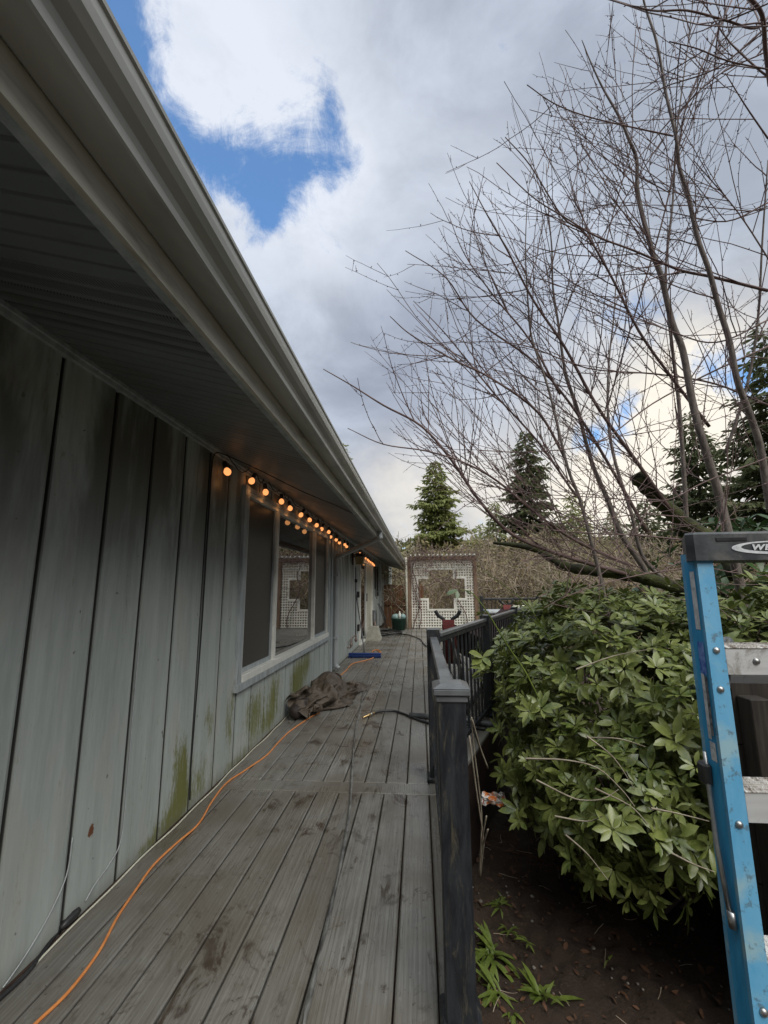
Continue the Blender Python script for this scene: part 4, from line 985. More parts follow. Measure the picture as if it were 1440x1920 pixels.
# ================================================================== VEGETATION
def leaves_arr(P, D, Nn, L, W, cup=.25, droop=.2):
    """vectorised pointed leaves: base P, direction D, normal Nn, length, width"""
    Sd = np.cross(D, Nn); Sd /= np.linalg.norm(Sd, axis=1, keepdims=True)+1e-9; Nn = np.cross(Sd, D)
    L = L[:, None]; W = W[:, None]; out = []
    st = [(0, .12), (.22, .62), (.5, 1.0), (.78, .72), (1.0, .0)]
    for t, w_ in st:
        c = P+D*L*t-Nn*L*droop*t*t
        if w_ == 0: out.append(c)
        else:
            out.append(c-Sd*W*w_*.5+Nn*W*cup*w_*.5); out.append(c); out.append(c+Sd*W*w_*.5+Nn*W*cup*w_*.5)
    V = np.stack(out, 1); k = V.shape[1]; n_ = len(P); f = []
    q = []
    for r in range(3): b = r*3; q += [(b, b+1, b+4, b+3), (b+1, b+2, b+5, b+4)]
    tq = [(9, 10, 12), (10, 11, 12)]
    base = (np.arange(n_)*k)[:, None]
    Q = (np.array(q).reshape(1, -1)+base).reshape(-1, 4); T = (np.array(tq).reshape(1, -1)+base).reshape(-1, 3)
    return V.reshape(-1, 3), Q, T
def mesh_fast(name, V, Q, T, m_, parent, smooth=True):
    me = bpy.data.meshes.new(name); nv = len(V); nq = len(Q); nt_ = len(T)
    me.vertices.add(nv); me.vertices.foreach_set('co', V.astype(np.float32).ravel())
    lp = np.concatenate([Q.ravel(), T.ravel()]).astype(np.int32); me.loops.add(len(lp)); me.loops.foreach_set('vertex_index', lp)
    me.polygons.add(nq+nt_); ls_ = np.concatenate([np.arange(nq)*4, nq*4+np.arange(nt_)*3]).astype(np.int32); me.polygons.foreach_set('loop_start', ls_)
    me.polygons.foreach_set('loop_total', np.concatenate([np.full(nq, 4), np.full(nt_, 3)]).astype(np.int32))
    me.polygons.foreach_set('use_smooth', [smooth]*(nq+nt_)); me.materials.append(m_); me.update(); me.validate()
    o = bpy.data.objects.new(name, me); COL.objects.link(o)
    if parent is not None: o.parent = parent; o.matrix_parent_inverse = Matrix.Translation(parent.location).inverted()
    return o
def norm(a): return a/(np.linalg.norm(a, axis=-1, keepdims=True)+1e-9)
def whorls(C, A, nl, L0, spread=(.2, .75)):
    """clusters of leaves at C around axis A"""
    P = []; D = []; Nn = []; Ls = []
    for c, a in zip(C, A):
        a = a/np.linalg.norm(a); h = np.array([1., 0, 0]) if abs(a[0]) < .8 else np.array([0, 1., 0]); b1 = np.cross(a, h); b1 /= np.linalg.norm(b1); b2 = np.cross(a, b1)
        k = rng.integers(nl[0], nl[1]+1); ph = rng.uniform(0, 6.28); s = rng.uniform(.62, 1.25)
        for i in range(k):
            an = ph+i*2.399; r = b1*math.cos(an)+b2*math.sin(an); e = rng.uniform(*spread); d = r*math.cos(e)+a*math.sin(e)
            P.append(c+d*.01); D.append(d); Nn.append(a*math.cos(e)-r*math.sin(e)+rng.normal(size=3)*.18); Ls.append(L0*s*rng.uniform(.7, 1.15))
    return np.array(P), norm(np.array(D)), norm(np.array(Nn)), np.array(Ls)
def limb(a, p0, d0, L, r0, r1, n_=7, curve=.12, upb=.03, k=5):
    P = [np.array(p0, float)]; d = np.array(d0, float); d /= np.linalg.norm(d)
    for i in range(n_): d = d+rng.normal(size=3)*curve+np.array([0, 0, upb]); d /= np.linalg.norm(d); P.append(P[-1]+d*L/n_)
    a.tube(P, np.linspace(r0, r1, len(P)), k, False); return np.array(P)

def shrub(name, label, ells, nw, L0, m_, stemroot, ymin=None, nl=(6, 9), weight=None, extra=None):
    t = thing(name, label, 'shrub', stemroot)
    C = []; A = []
    wts = np.array([e[3]*e[4]*e[5] for e in ells])**.67; wts /= wts.sum()
    while len(C) < nw:
        e = ells[rng.choice(len(ells), p=wts)]; c = np.array(e[:3]); R = np.array(e[3:6]); u = U3()
        lump = 1+.42*mn.noise(Vector(u*2.2)+Vector(c))+.26*mn.noise(Vector(u*5.5)+Vector(c)); rr_ = (rng.uniform(.45, 1.0)**.5)*lump
        p = c+u*R*rr_
        inside = False
        for f in ells:
            if f is not e and np.sum(((p-np.array(f[:3]))/np.array(f[3:6]))**2) < .55: inside = True; break
        if inside or p[2] < GZ+.12 or (p[0] > 1.30 and p[1] < 2.46): continue
        nrm = u/R; nrm /= np.linalg.norm(nrm); C.append(p); A.append(norm(nrm*.75+np.array([0, 0, .45])+rng.normal(size=3)*.28))
    P, D, Nn, Ls = whorls(C, A, nl, L0); V, Q, T = leaves_arr(P, D, Nn, Ls, Ls*rng.uniform(.30, .42, len(Ls)))
    mesh_fast('foliage', V, Q, T, m_, t)
    a = MB(); root = np.array(stemroot)
    for i in range(46):
        c = C[rng.integers(len(C))]; mid = root+(c-root)*.5+rng.normal(size=3)*.10+np.array([0, 0, -.05])
        a.tube(smooth_path([root+rng.normal(size=3)*np.array([.15, .15, 0]), mid, c], 4), np.linspace(.014, .003, 9), 5, False)
    a.build('stems', M_twig, t)
    return t, np.array(C)
bush, _ = shrub('rhododendron', 'large rounded rhododendron with whorled green leaves between railing and ladder',
      [(1.62, 3.75, .42, 1.0, 1.0, .88), (2.45, 3.45, .38, 1.1, 1.0, .92), (1.10, 3.35, .05, .50, .60, .52), (1.20, 2.75, .05, .42, .42, .36), (1.9, 4.6, .45, 1.2, .9, .85), (1.35, 4.6, .4, .6, .9, .72), (3.2, 3.6, .75, .9, .9, .6), (1.75, 2.75, .32, .62, .5, .55)], 5000, .094, M_leaf, (1.7, 3.6, GZ))
# pale dead twigs poking out of the bush, green whip in front of the railing
a = MB()
for px, y in (([(985, 1422), (1060, 1425), (1120, 1440), (1165, 1480), (1190, 1512)], 2.45), ([(1005, 1462), (1060, 1490), (1090, 1500), (1130, 1498), (1160, 1480)], 2.4), ([(1100, 1380), (1150, 1420), (1190, 1480)], 2.5), ([(1115, 1478), (1180, 1510), (1215, 1545)], 2.4),
              ([(1220, 1515), (1270, 1525), (1330, 1540)], 2.3), ([(1100, 1383), (1160, 1385), (1210, 1400)], 2.55), ([(1060, 1565), (1100, 1600), (1140, 1650)], 2.3), ([(1040, 1530), (1100, 1540), (1130, 1530)], 2.4), ([(1260, 1600), (1300, 1620), (1340, 1635)], 2.2), ([(1080, 1255), (1150, 1230), (1225, 1216)], 2.6)):
    a = MB(); a.tube(smooth_path([at(u, v, y+rng.uniform(-.05, .05)) for u, v in px], 4), np.linspace(.0048, .0018, (len(px)-1)*4+1), 5, False); a.build('dead_twig', M_palewood, bush)
a = MB(); wp = smooth_path([at(1010, 1310, 3.0), at(985, 1260, 3.0), at(950, 1208, 3.0), at(915, 1150, 3.0), at(885, 1112, 3.0), at(862, 1106, 3.0)], 5); a.tube(wp, np.linspace(.007, .003, len(wp)), 6, False)
w3 = smooth_path([at(905, 1068, 2.9), at(945, 1098, 2.9), at(985, 1130, 2.95), at(1010, 1165, 3.0), at(1030, 1200, 3.1)], 4); a.tube(w3, np.linspace(.0022, .0035, len(w3)), 5, False)
a.build('whip_stems', M_weed, bush)
P = np.array([at(857, 1106, 3.0), at(857, 1107, 3.0), at(872, 1107, 3.0)]); tgt = np.array([at(837, 1114, 2.98), at(858, 1124, 2.97), at(884, 1116, 3.05)])
D = tgt-P; Ls = np.linalg.norm(D, axis=1)*1.0; V, Q, T = leaves_arr(P, norm(D), norm(np.array([[.2, -.7, .6]]*3)), Ls, Ls*np.array([.45, .5, .4]), .2, .05); mesh_fast('whip_leaves', V, Q, T, M_leaf2, bush)
P = np.array([at(905, 1232, 3.2)]*6); tgt = np.array([at(884, 1222, 3.1), at(888, 1243, 3.1), at(893, 1225, 3.2), at(925, 1218, 3.2), at(918, 1245, 3.1), at(905, 1252, 3.1)]); D = tgt-P; Ls = np.linalg.norm(D, axis=1)*1.1
V, Q, T = leaves_arr(P, norm(D), norm(np.array([[.1, -.7, .7]]*6)), Ls, Ls*.42, .2, .1); mesh_fast('side_leaves', V, Q, T, M_leaf, bush)

shrub('rhododendron', 'darker large leaved rhododendron standing behind the ladder top at right', [(3.9, 4.9, 1.25, 1.15, .9, .85), (4.9, 4.6, 1.2, 1.2, 1.0, 1.0), (3.3, 5.2, .85, .8, .7, .6)], 520, .17, M_leaf2, (4.1, 4.9, GZ), nl=(6, 8))

# bare multi-stemmed tree
def buds(a, P, r, prob=.6):
    for i in range(1, len(P)-1):
        if rng.random() < prob:
            d = U3(); p = P[i]; L = rng.uniform(.008, .02)
            a.tube([p, p+d*L*.5, p+d*L], [r*.9, r*1.5, r*.4], 4, False)
def bare_tree():
    root = np.array(at(1345, 1290, 4.3)); root[2] = GZ
    t = thing('bare_tree', 'leafless many stemmed tree with reddish budded twigs leaning over the bush', 'tree', tuple(root))
    A = MB(); B = MB()
    J = lambda px: [px]
    def stem(px, ya, yb, ra, rb, mb, k=8, sub=5):
        n_ = len(px); P = np.array([at(u, v, ya+(yb-ya)*i/(n_-1)) for i, (u, v) in enumerate(px)]); P[1:-1] += rng.normal(size=(n_-2, 3))*.01
        P = smooth_path(P, sub); mb.tube(P, np.linspace(ra, rb, len(P))*(.54 if k == 8 else .95), k, True); return P
    main = []
    T = [([(1400, 1290), (1392, 1140), (1375, 1050), (1346, 931), (1324, 849), (1301, 762), (1275, 661), (1260, 605), (1237, 522), (1222, 470), (1200, 371), (1189, 300), (1177, 266), (1159, 221), (1132, 165), (1110, 112), (1091, 75)], 4.0, 3.1, .075, .006),
         ([(1445, 960), (1436, 897), (1421, 830), (1406, 770), (1387, 714), (1369, 642), (1350, 575), (1331, 510), (1312, 446), (1290, 360), (1279, 311), (1266, 259), (1249, 169), (1230, 82), (1211, 8), (1200, -40)], 3.9, 2.9, .055, .012),
         ([(1235, 1180), (1210, 1080), (1162, 1000), (1140, 939), (1117, 879), (1099, 837), (1080, 770), (1061, 699), (1046, 612), (1037, 537), (1035, 470), (1030, 400), (1024, 307)], 4.6, 3.9, .06, .006),
         ([(1150, 1200), (1125, 1080), (1104, 1000), (1084, 931), (1065, 875), (1042, 792), (1024, 725), (1001, 631), (994, 575), (988, 500), (986, 454), (992, 380), (998, 296)], 3.9, 3.6, .036, .004),
         ([(1330, 1140), (1215, 1060), (1180, 960), (1150, 860), (1137, 780), (1140, 680), (1150, 600), (1160, 500), (1170, 420)], 4.9, 4.6, .045, .006),
         ([(1300, 1120), (1290, 990), (1280, 880), (1272, 760), (1262, 640), (1250, 520), (1262, 380), (1270, 250), (1290, 80), (1302, -20)], 5.0, 4.0, .05, .007),
         ([(1360, 850), (1400, 720), (1420, 600), (1432, 450), (1440, 300)], 4.4, 3.8, .03, .01)]
    for px, ya, yb, ra, rb in T: main.append((stem(px, ya, yb, ra, rb, A), ra, rb))
    # limbs reaching left and up
    Lm = [([(606, 692), (660, 725), (717, 757), (790, 800), (850, 862), (900, 940), (960, 1005), (1060, 1045), (1180, 1078)], 3.2, 4.4, .0035, .022),
          ([(652, 803), (720, 830), (800, 850), (870, 868), (930, 905), (1000, 960), (1080, 1010), (1180, 1060)], 3.2, 4.4, .003, .016),
          ([(731, 593), (775, 628), (850, 675), (927, 710), (1008, 774), (1060, 860)], 3.3, 3.9, .0035, .014),
          ([(775, 564), (822, 617), (862, 663), (930, 740), (1010, 830), (1080, 930)], 3.5, 4.1, .003, .012),
          ([(760, 470), (833, 520), (900, 600), (1000, 680), (1080, 770), (1150, 880), (1215, 1000)], 3.5, 4.4, .0035, .018),
          ([(880, 340), (915, 410), (950, 470), (1000, 560), (1060, 650), (1120, 760), (1190, 860), (1260, 960)], 3.2, 4.3, .0035, .022),
          ([(931, 305), (997, 371), (1057, 410), (1117, 442), (1177, 469), (1230, 487), (1275, 506), (1331, 520), (1440, 545)], 3.1, 3.6, .004, .014),
          ([(947, 257), (997, 311), (1057, 405), (1095, 442), (1144, 520), (1200, 620), (1260, 700), (1330, 800)], 3.0, 3.9, .004, .016),
          ([(988, 159), (1040, 195), (1100, 220), (1190, 242), (1262, 255)], 2.9, 3.3, .004, .008),
          ([(840, 400), (870, 480), (930, 560), (990, 640), (1050, 740)], 3.3, 3.9, .003, .012),
          ([(1120, -8), (1220, 12), (1290, 25), (1360, 42), (1420, 46), (1450, 20)], 1.9, 2.2, .0045, .008),
          ([(1255, 78), (1310, 92), (1370, 110), (1450, 132)], 1.9, 2.1, .003, .005),
          ([(1400, -10), (1425, 40), (1436, 90), (1444, 160)], 2.0, 2.3, .010, .013),
          ([(1192, 55), (1188, 150), (1180, 270), (1150, 400), (1120, 520)], 3.2, 3.5, .0035, .006),
          ([(1110, 202), (1080, 330), (1055, 410), (1030, 520)], 3.2, 3.4, .0035, .005), ([(1114, 248), (1100, 340), (1092, 428)], 3.2, 3.3, .003, .004),
          ([(1410, -10), (1300, 170), (1200, 330), (1090, 520), (1040, 640)], 3.4, 3.8, .006, .005), ([(1372, 0), (1290, 190), (1275, 280), (1240, 420), (1180, 620), (1140, 760)], 3.2, 3.9, .008, .008),
          ([(1440, 48), (1340, 130), (1240, 165), (1190, 200)], 2.6, 3.0, .007, .003), ([(1440, 95), (1330, 160), (1200, 300), (1080, 470)], 3.0, 3.4, .006, .003), ([(1440, 650), (1330, 700), (1230, 760), (1120, 830), (1000, 850), (900, 845)], 3.8, 3.6, .010, .003),
          ([(1440, 858), (1330, 905), (1240, 935), (1130, 935), (1000, 925), (880, 905)], 3.5, 3.4, .007, .002), ([(1280, 1012), (1200, 1005), (1110, 1001), (1020, 990), (930, 960), (850, 920)], 3.3, 3.4, .007, .002), ([(1290, 970), (1200, 965), (1110, 975), (1000, 985), (900, 1000)], 3.4, 3.6, .006, .002),
          ([(1440, 600), (1350, 640), (1250, 620), (1100, 560), (1000, 520), (900, 505)], 3.6, 3.5, .008, .002), ([(1440, 760), (1340, 720), (1230, 700), (1100, 690), (980, 650), (880, 640), (800, 650)], 3.9, 3.6, .01, .002),
          ([(1360, 137), (1395, 200), (1440, 260)], 2.6, 2.8, .003, .006), ([(1300, 300), (1380, 400), (1450, 500)], 3.2, 3.4, .004, .007), ([(1440, 380), (1360, 420), (1270, 400), (1180, 380), (1080, 395)], 3.3, 3.5, .007, .002),
          ([(1440, 1010), (1300, 1045), (1220, 1075), (1150, 1050), (1060, 1030), (960, 1060)], 3.5, 3.6, .006, .002), ([(1020, 1140), (1060, 1120), (1140, 1090), (1230, 1075), (1340, 1060)], 3.2, 3.6, .002, .006)]
    for px, ya, yb, ra, rb in Lm: 
        P = stem(px, ya, yb, ra, rb, B, 6, 5); main.append((P, ra, rb))
    # procedural shoots
    G3 = [0]
    for mi, (P, ra, rb) in enumerate(main):
        L = np.sum(np.linalg.norm(np.diff(P, axis=0), axis=1)); nshoot = int(L*(3.2 if ra > .02 else 11 if 7 <= mi <= 12 else 6.4))+1
        for q in range(nshoot):
            i = rng.integers(1, len(P)-1); r_here = ra+(rb-ra)*i/len(P); p = P[i]
            if p[2] < 1.35 and r_here > .02: continue
            tn = P[i+1]-P[i]; tn /= np.linalg.norm(tn)
            if tn[2] < 0: tn = -tn
            d = tn*rng.uniform(.3, 1.0)+U3()*.75+np.array([-.30, -.10, .28]); d /= np.linalg.norm(d)
            if d[1] < -.45: d[1] = -.2
            L1 = rng.uniform(.45, 1.7); r1 = min(r_here*.7, rng.uniform(.0036, .0066)); r1 = max(r1, .0032)
            e_ = p+d*L1-CAM; zc = e_@FWD; uu, vv = 720+F_PX*(e_@RT)/zc, 960-F_PX*(e_@UP)/zc
            if uu < np.interp(vv, [-200, 0, 70, 150, 250, 390, 560, 680, 800, 900, 1000], [1250, 1180, 1090, 1000, 940, 840, 740, 650, 680, 800, 900]): continue
            S1 = limb(B, p, d, L1, r1, .0020, 10, .055, .03, 5); buds(B, S1, .0030, .75)
            for z_ in range(int(L1*3.0)):
                j = rng.integers(1, len(S1)-1); d2 = (S1[j+1]-S1[j]); d2 /= np.linalg.norm(d2); d2 = d2*.9+U3()*.6; L2 = rng.uniform(.08, .55)
                S2 = limb(B, S1[j], d2, L2, .0027, .0015, 5, .07, .02, 4); buds(B, S2, .0027, .7)
                if rng.random() < .5:
                    j = rng.integers(1, len(S2)-1); S3 = limb(B, S2[j], U3()+d2*.5, rng.uniform(.05, .2), .0018, .0011, 3, .1, 0, 4); buds(B, S3, .0022, .7)
    A.build('trunk', M_bark, t); B.build('branches', M_twig, t)
    # cut and mossy limbs
    C = MB()
    P = smooth_path([at(1193, 888, 4.3), at(1205, 905, 4.3), at(1235, 938, 4.35), at(1290, 985, 4.4), at(1345, 1020, 4.3), at(1385, 1080, 4.1)], 5); C.tube(P, np.interp(np.linspace(0, 1, len(P)), [0, .08, .3, 1], [.058, .078, .066, .08])*(1+.12*np.sin(np.arange(len(P))*2.1)), 9)
    P = smooth_path([at(925, 1018, 4.9), at(965, 1022, 4.8), at(1010, 1032, 4.7), at(1050, 1058, 4.6), at(1090, 1068, 4.5), at(1150, 1075, 4.45), at(1210, 1085, 4.4), at(1290, 1110, 4.3), at(1380, 1150, 4.1)], 5); C.tube(P, np.interp(np.linspace(0, 1, len(P)), [0, .15, .4, 1], [.014, .03, .048, .066])*(1+.1*np.sin(np.arange(len(P))*1.7)), 9)
    C.build('mossy_limbs', M_mossbark, t)
bare_tree()

# conifers
def conifer(label, base, H, R, material, nb=95, dens=1.0, group=None, trunk_r=None, bare=.08):
    t = thing('fir_tree', label, 'tree', base, group); base = np.array(base, float); tr = trunk_r or H*.014
    MB().tube([base, base+np.array([0, 0, H*.5]), base+np.array([0, 0, H])], [tr, tr*.6, .02], 7).build('trunk', M_bark, t)
    P = []; D = []; Nn = []; Ls = []; a = MB()
    for i in range(nb):
        f = (i+rng.random())/nb; f = bare+(1-bare)*f**.9; z = H*f; an = i*2.399+rng.normal()*.3; L = R*(1-f)**.8*rng.uniform(.45, 1.22)+.12
        d = np.array([math.cos(an), math.sin(an), 0]); p0 = base+np.array([0, 0, z]); dr = .35*L*(1-f*.6)
        m_ = max(4, int(L*9*dens)); side = np.cross(d, (0, 0, 1.)); pts = []
        for s in np.linspace(.12, 1, m_)+rng.normal(size=m_)*.02:
            c = p0+d*L*s+np.array([0, 0, -dr*s+dr*.55*s*s*s]); pts.append(c)
            wid = L*.40*(1-s)+.13
            for sg in (-1, 1):
                kk = max(1, int(wid*11*dens))
                for q in range(kk):
                    o_ = wid*(q+rng.random())/kk; pp = c+side*sg*o_+d*o_*.45+np.array([0, 0, -o_*.22+rng.normal()*.04]); P.append(pp)
                    dd_ = side*sg*.7+d*.9+np.array([0, 0, -.25])+rng.normal(size=3)*.35; D.append(dd_); Nn.append(np.array([0, 0, 1.])+rng.normal(size=3)*.45); Ls.append(rng.uniform(.2, .42)*(.8+.02*H))
        a.tube([p0]+pts[::max(1, len(pts)//3)], np.linspace(.02+.006*L, .006, len(pts[::max(1, len(pts)//3)])+1), 4, False)
    a.build('branches', M_bark2, t)
    P = np.array(P); Ls = np.array(Ls); V, Q, T = leaves_arr(P, norm(np.array(D)), norm(np.array(Nn)), Ls, Ls*.36, .1, .25)
    mesh_fast('crown', V, Q, T, material, t)
def bx(u, y): return at(u, 1087, y)[0]
conifer('bright green pointed fir beyond the lattice screen', (bx(822, 30), 30, -.2), 10.4, 3.9, M_fir, 130)
conifer('tall dark fir seen through the bare branches left of centre stems', (bx(1003, 29), 29, -.2), 12.0, 3.9, M_firdark, 120)
conifer('small distant fir left of the bright fir above the lattice', (bx(752, 60), 60, 0), 6.0, 2.2, M_firdark, 50, .6)
conifer('fir tip showing just above the gutter', (bx(640, 40), 40, 0), 15.2, 3.6, M_fir, 110, .7)
conifer('tall dark fir at the right edge of the view', (bx(1510, 18), 18, -.5), 12.6, 3.9, M_firdark, 120, .9, bare=.1)
conifer('dark fir behind the bare stems left of the tallest dark fir', (bx(1335, 22), 22, -.3), 10.2, 3.6, M_firdark, 110, .9)
conifer('lower dark fir between the bare stems, middle right', (bx(1225, 26), 26, -.3), 6.6, 3.4, M_firdark, 80, .8)
conifer('mid green fir right of the bright fir over the hedge', (bx(935, 34), 34, -.3), 8.2, 3.4, M_fir, 90, .7)
conifer('hazy mid green fir behind the middle bare stems', (bx(1085, 33), 33, -.3), 8.6, 3.9, M_fir, 90, .7)
conifer('hazy mid green fir left of the mossy cut limb', (bx(1160, 36), 36, -.3), 7.6, 4.2, M_firdark, 80, .7)
conifer('short hazy fir right of the mossy cut limb', (bx(1290, 34), 34, -.3), 8.4, 4.2, M_fir, 80, .7)
conifer('low hazy fir between the bright fir and the tall dark fir', (bx(905, 38), 38, -.3), 7.0, 3.9, M_fir, 80, .7)
# winter thicket: bare shrubs, each its own plant
def thicket(label, x, y, H, sp, seed_leaf=1100):
    t = thing('winter_shrub', label, 'shrub', (x, y, ground_h(x, y)), 'tangled leafless shrubs beyond the deck'); a = MB(); tips = []
    for i in range(12):
        an = rng.uniform(0, 6.28); d = np.array([math.cos(an)*sp/H, math.sin(an)*.3, 1.0]); S = limb(a, (x+rng.normal()*.15, y, ground_h(x, y)), d, H*rng.uniform(.8, 1.35), .035, .009, 8, .16, .02, 5)
        for q in range(12):
            j = rng.integers(2, len(S)-1); S2 = limb(a, S[j], U3()+np.array([0, 0, .5]), rng.uniform(.5, 1.4), .016, .007, 5, .22, .03, 4); tips.append(S2)
            for r in range(3): j2 = rng.integers(1, 5); tips.append(limb(a, S2[j2], U3()+np.array([0, 0, .3]), rng.uniform(.25, .7), .009, .005, 3, .2, 0, 3))
    a.build('branches', M_bark2, t)
    tips = np.concatenate(tips); P = tips[rng.integers(len(tips), size=seed_leaf)]+rng.normal(size=(seed_leaf, 3))*.08; Ls = rng.uniform(.05, .13, seed_leaf)
    V, Q, T = leaves_arr(P, norm(rng.normal(size=(seed_leaf, 3))), norm(rng.normal(size=(seed_leaf, 3))), Ls, Ls*.5); mesh_fast('foliage', V, Q, T, M_thick, t)
SH = [(.2, 17.5, 3.0), (1.5, 18.5, 2.9), (2.9, 17.0, 3.3), (4.0, 16.2, 3.0), (5.2, 17.5, 3.4), (6.3, 16.5, 3.3), (7.6, 18, 3.6), (9.0, 17, 3.4), (10.4, 18, 3.6), (.9, 22, 3.2), (3.4, 22, 3.8), (5.9, 22, 4.0), (8.4, 22.5, 4.3), (-.9, 24, 3.2), (11.8, 16, 3.6), (4.6, 13.0, 2.2), (6.0, 12.0, 2.4)]
ORD = ['leftmost', 'second from left', 'third from left', 'fourth from left', 'fifth from left', 'sixth from left', 'seventh from left', 'eighth from left', 'ninth from left', 'tenth from left', 'rightmost']
for nm_, row in (('front row of leafless brown shrubs beyond the deck end', [q for q in SH if 15 < q[1] < 20]), ('taller back row of leafless brown shrubs beyond the deck', [q for q in SH if q[1] >= 20]), ('low leafless shrubs nearest the deck end, right of the lattice', [q for q in SH if q[1] <= 15])):
    row = sorted(row)
    for i, (x, y, h) in enumerate(row): thicket((ORD[-1] if i == len(row)-1 else ORD[i])+' in the '+nm_, x, y, h, 1.3)
# scrub mass on the slope far behind
def scrub():
    n_ = 26000; x = rng.uniform(-12, 34, n_); y = rng.uniform(26, 44, n_); hh = np.array([ground_h(a, b) for a, b in zip(x, y)])
    z = hh+rng.random(n_)**.8*(2.2+1.3*np.array([mn.noise(Vector((a*.35, b*.35, 0))) for a, b in zip(x, y)])+2.0); P = np.stack([x, y, z], 1); Ls = rng.uniform(.2, .5, n_)
    V, Q, T = leaves_arr(P, norm(rng.normal(size=(n_, 3))+np.array([0, 0, .4])), norm(rng.normal(size=(n_, 3))), Ls, Ls*.4); o = mesh_fast('brush', V, Q, T, M_thick, None); o['kind'] = 'stuff'
scrub()

# weeds on the soil
def weed(u, v, s, label, nb):
    p = np.array(on(u, v, GZ)); t_ = MB(); P = np.repeat(p[None], nb, 0)+rng.normal(size=(nb, 3))*np.array([.015, .015, 0])*s; an = rng.uniform(0, 6.28, nb); el = rng.uniform(.25, 1.1, nb)
    D = np.stack([np.cos(an)*np.cos(el), np.sin(an)*np.cos(el), np.sin(el)], 1); Nn = np.stack([-np.cos(an)*np.sin(el), -np.sin(an)*np.sin(el), np.cos(el)], 1); Ls = rng.uniform(.07, .17, nb)*s
    V, Q, T = leaves_arr(P, D, Nn, Ls*.8, Ls*.13+.004, .2, .75); o = mesh_fast('weed', V, Q, T, M_weed, None); o['label'] = label; o['category'] = 'weed'; o['group'] = 'lime green weeds on the bare soil'
for a in [(940, 1700, .9, 'lime green weed clump on the soil, topmost along the railing post', 16), (920, 1790, 1.2, 'tall lime green weed clump beside the post, middle of the row', 26), (928, 1862, 1.1, 'lime green weed clump lowest beside the railing post', 20), (1018, 1872, 1.1, 'spreading weed rosette at the bottom right of the post weeds', 20), (990, 1768, .6, 'small flat weed sprig between the two larger clumps', 7), (1095, 1690, .6, 'lone upright weed sprig under the rhododendron', 5), (992, 1835, .4, 'tiny single weed blade above the bottom rosette', 3), (1140, 1800, .35, 'tiny seedling alone in the open soil toward the ladder', 4), (955, 1745, .6, 'short weed tuft just under the topmost clump', 9), (960, 1900, .7, 'weed tuft at the very bottom beside the post', 12)]: weed(*a)
a = MB()
for i in range(70):
    px_, py_ = rng.uniform(.3, 2.2), rng.uniform(1.3, 4.0); an = rng.uniform(0, 6.28); pz = GZ+.045*mn.fractal(Vector((px_*2.2, py_*2.2, 0)), .8, 2.1, 5)+.02
    limb(a, (px_, py_, pz), (math.cos(an), math.sin(an), .05), rng.uniform(.04, .22), .0022, .001, 4, .15, -.01, 4)
o = a.build('twig_litter', M_bark2); o['kind'] = 'stuff'
# fallen branch, dry stalks, wrapper, debris
a = MB(); P = smooth_path([on(948, 1595, GZ+.16), on(1010, 1610, GZ+.13), on(1060, 1635, GZ+.1), on(1110, 1665, GZ+.05), on(1145, 1692, GZ+.02)], 5); a.tube(P, np.linspace(.004, .010, len(P)), 6)
for i in range(26): limb(a, P[rng.integers(len(P))], U3()+np.array([-.4, 0, .1]), rng.uniform(.06, .22), .0025, .001, 4, .2, -.02, 4)
o = a.build('fallen_branch', M_dead); o['label'] = 'dead twiggy branch lying across the dark soil under the bush'; o['category'] = 'branch'
a = MB()
for px in ([(884, 1345), (888, 1400), (897, 1470), (903, 1540), (898, 1640)], [(880, 1380), (893, 1480), (906, 1570), (905, 1600), (900, 1645)], [(912, 1530), (904, 1575), (899, 1640)], [(886, 1350), (900, 1400), (915, 1440)], [(915, 1555), (907, 1580), (902, 1600)]):
    a.tube(smooth_path([at(u, v, 2.6+.1*i) for i, (u, v) in enumerate(px)], 5), .0045, 5)
o = a.build('dry_stalks', M_palewood); o['label'] = 'dry pale stalks standing beside the nearest railing post'; o['category'] = 'stalks'
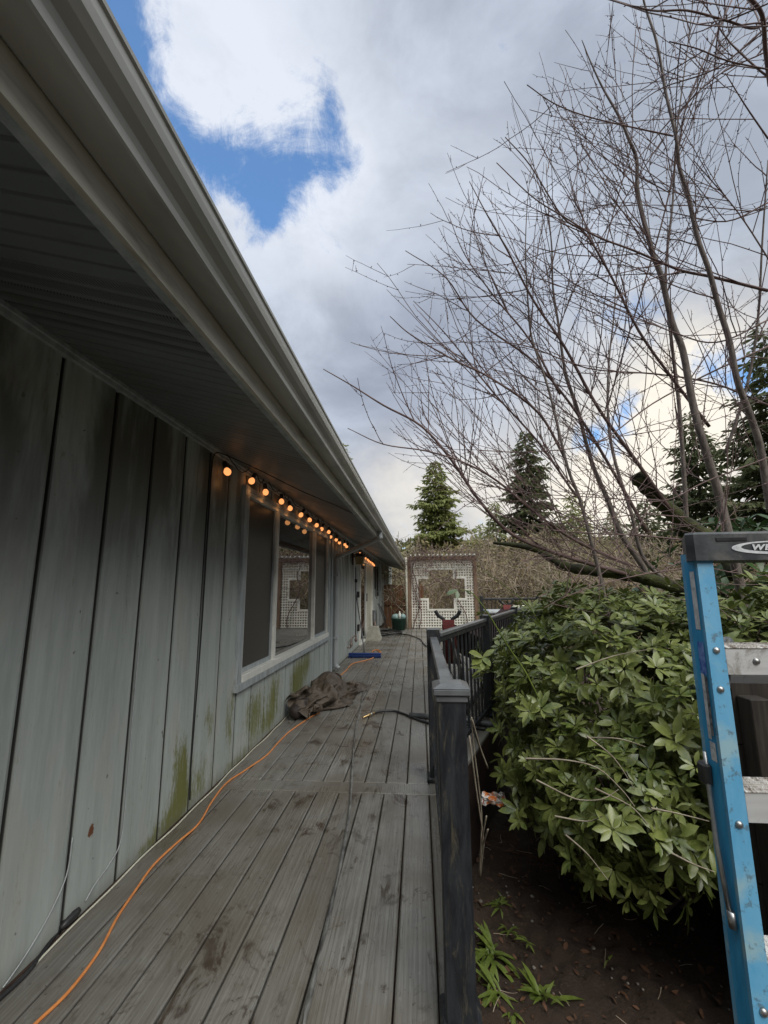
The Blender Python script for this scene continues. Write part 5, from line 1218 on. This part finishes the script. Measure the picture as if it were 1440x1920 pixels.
a = MB(); c = np.array(at(925, 1498, 3.4)); V = []; F = []
for i in range(9):
    for j in range(7): V.append(c+np.array([(i-4)*.020, rng.normal()*.012, (j-3)*.014])+rng.normal(size=3)*.004)
a.add(V, [(i*7+j, i*7+j+1, (i+1)*7+j+1, (i+1)*7+j) for i in range(8) for j in range(6)]); o = a.build('crumpled_wrapper', M_litter); o['label'] = 'crumpled orange and white wrapper caught under the deck edge'; o['category'] = 'litter'
n_ = 1500; x = rng.uniform(.2, 2.6, n_); y = rng.uniform(1.2, 4.2, n_); z = np.array([GZ+.045*mn.fractal(Vector((a_*2.2, b_*2.2, 0)), .8, 2.1, 5)+.012 for a_, b_ in zip(x, y)])
P = np.stack([x, y, z], 1); D = rng.normal(size=(n_, 3)); D[:, 2] *= .25; Nn = rng.normal(size=(n_, 3))*.4+np.array([0, 0, 1]); Ls = rng.uniform(.012, .04, n_)*rng.choice([1, 1, 1, 1.9], n_)
V, Q, T = leaves_arr(P, norm(D), norm(Nn), Ls, Ls*.45); o = mesh_fast('leaf_litter', V, Q, T, M_dead, None); o['kind'] = 'stuff'
a = MB()
for i in range(260):
    px_, py_ = rng.uniform(.25, 2.2), rng.uniform(1.2, 3.6); s = rng.uniform(.003, .009)*rng.choice([1, 1, 1, 1, 1.9]); pz = GZ+.045*mn.fractal(Vector((px_*2.2, py_*2.2, 0)), .8, 2.1, 5)+.008
    a.lathe([(s*.3, -s*.6), (s, 0), (s*.6, s*.5), (s*.1, s*.6)], (px_, py_, pz), 5)
o = a.build('pebbles', M_stone); o['kind'] = 'stuff'
# dark retaining boards right of the ladder
t = thing('retaining_fence', 'low dark damp board fence behind the ladder at the right edge', 'fence', (2.2, 2.3, GZ))
m = MB()
for i in range(6): m.box(1.46, 4.2, 2.28, 2.32, GZ-.1+.285*i, GZ-.1+.285*i+.278)
m.build('boards', M_darkwood, t)
for x in (1.52, 2.7): MB().box(x-.045, x+.045, 2.19, 2.279, GZ-.1, GZ+1.54, .004).build('post', M_darkwood, t)
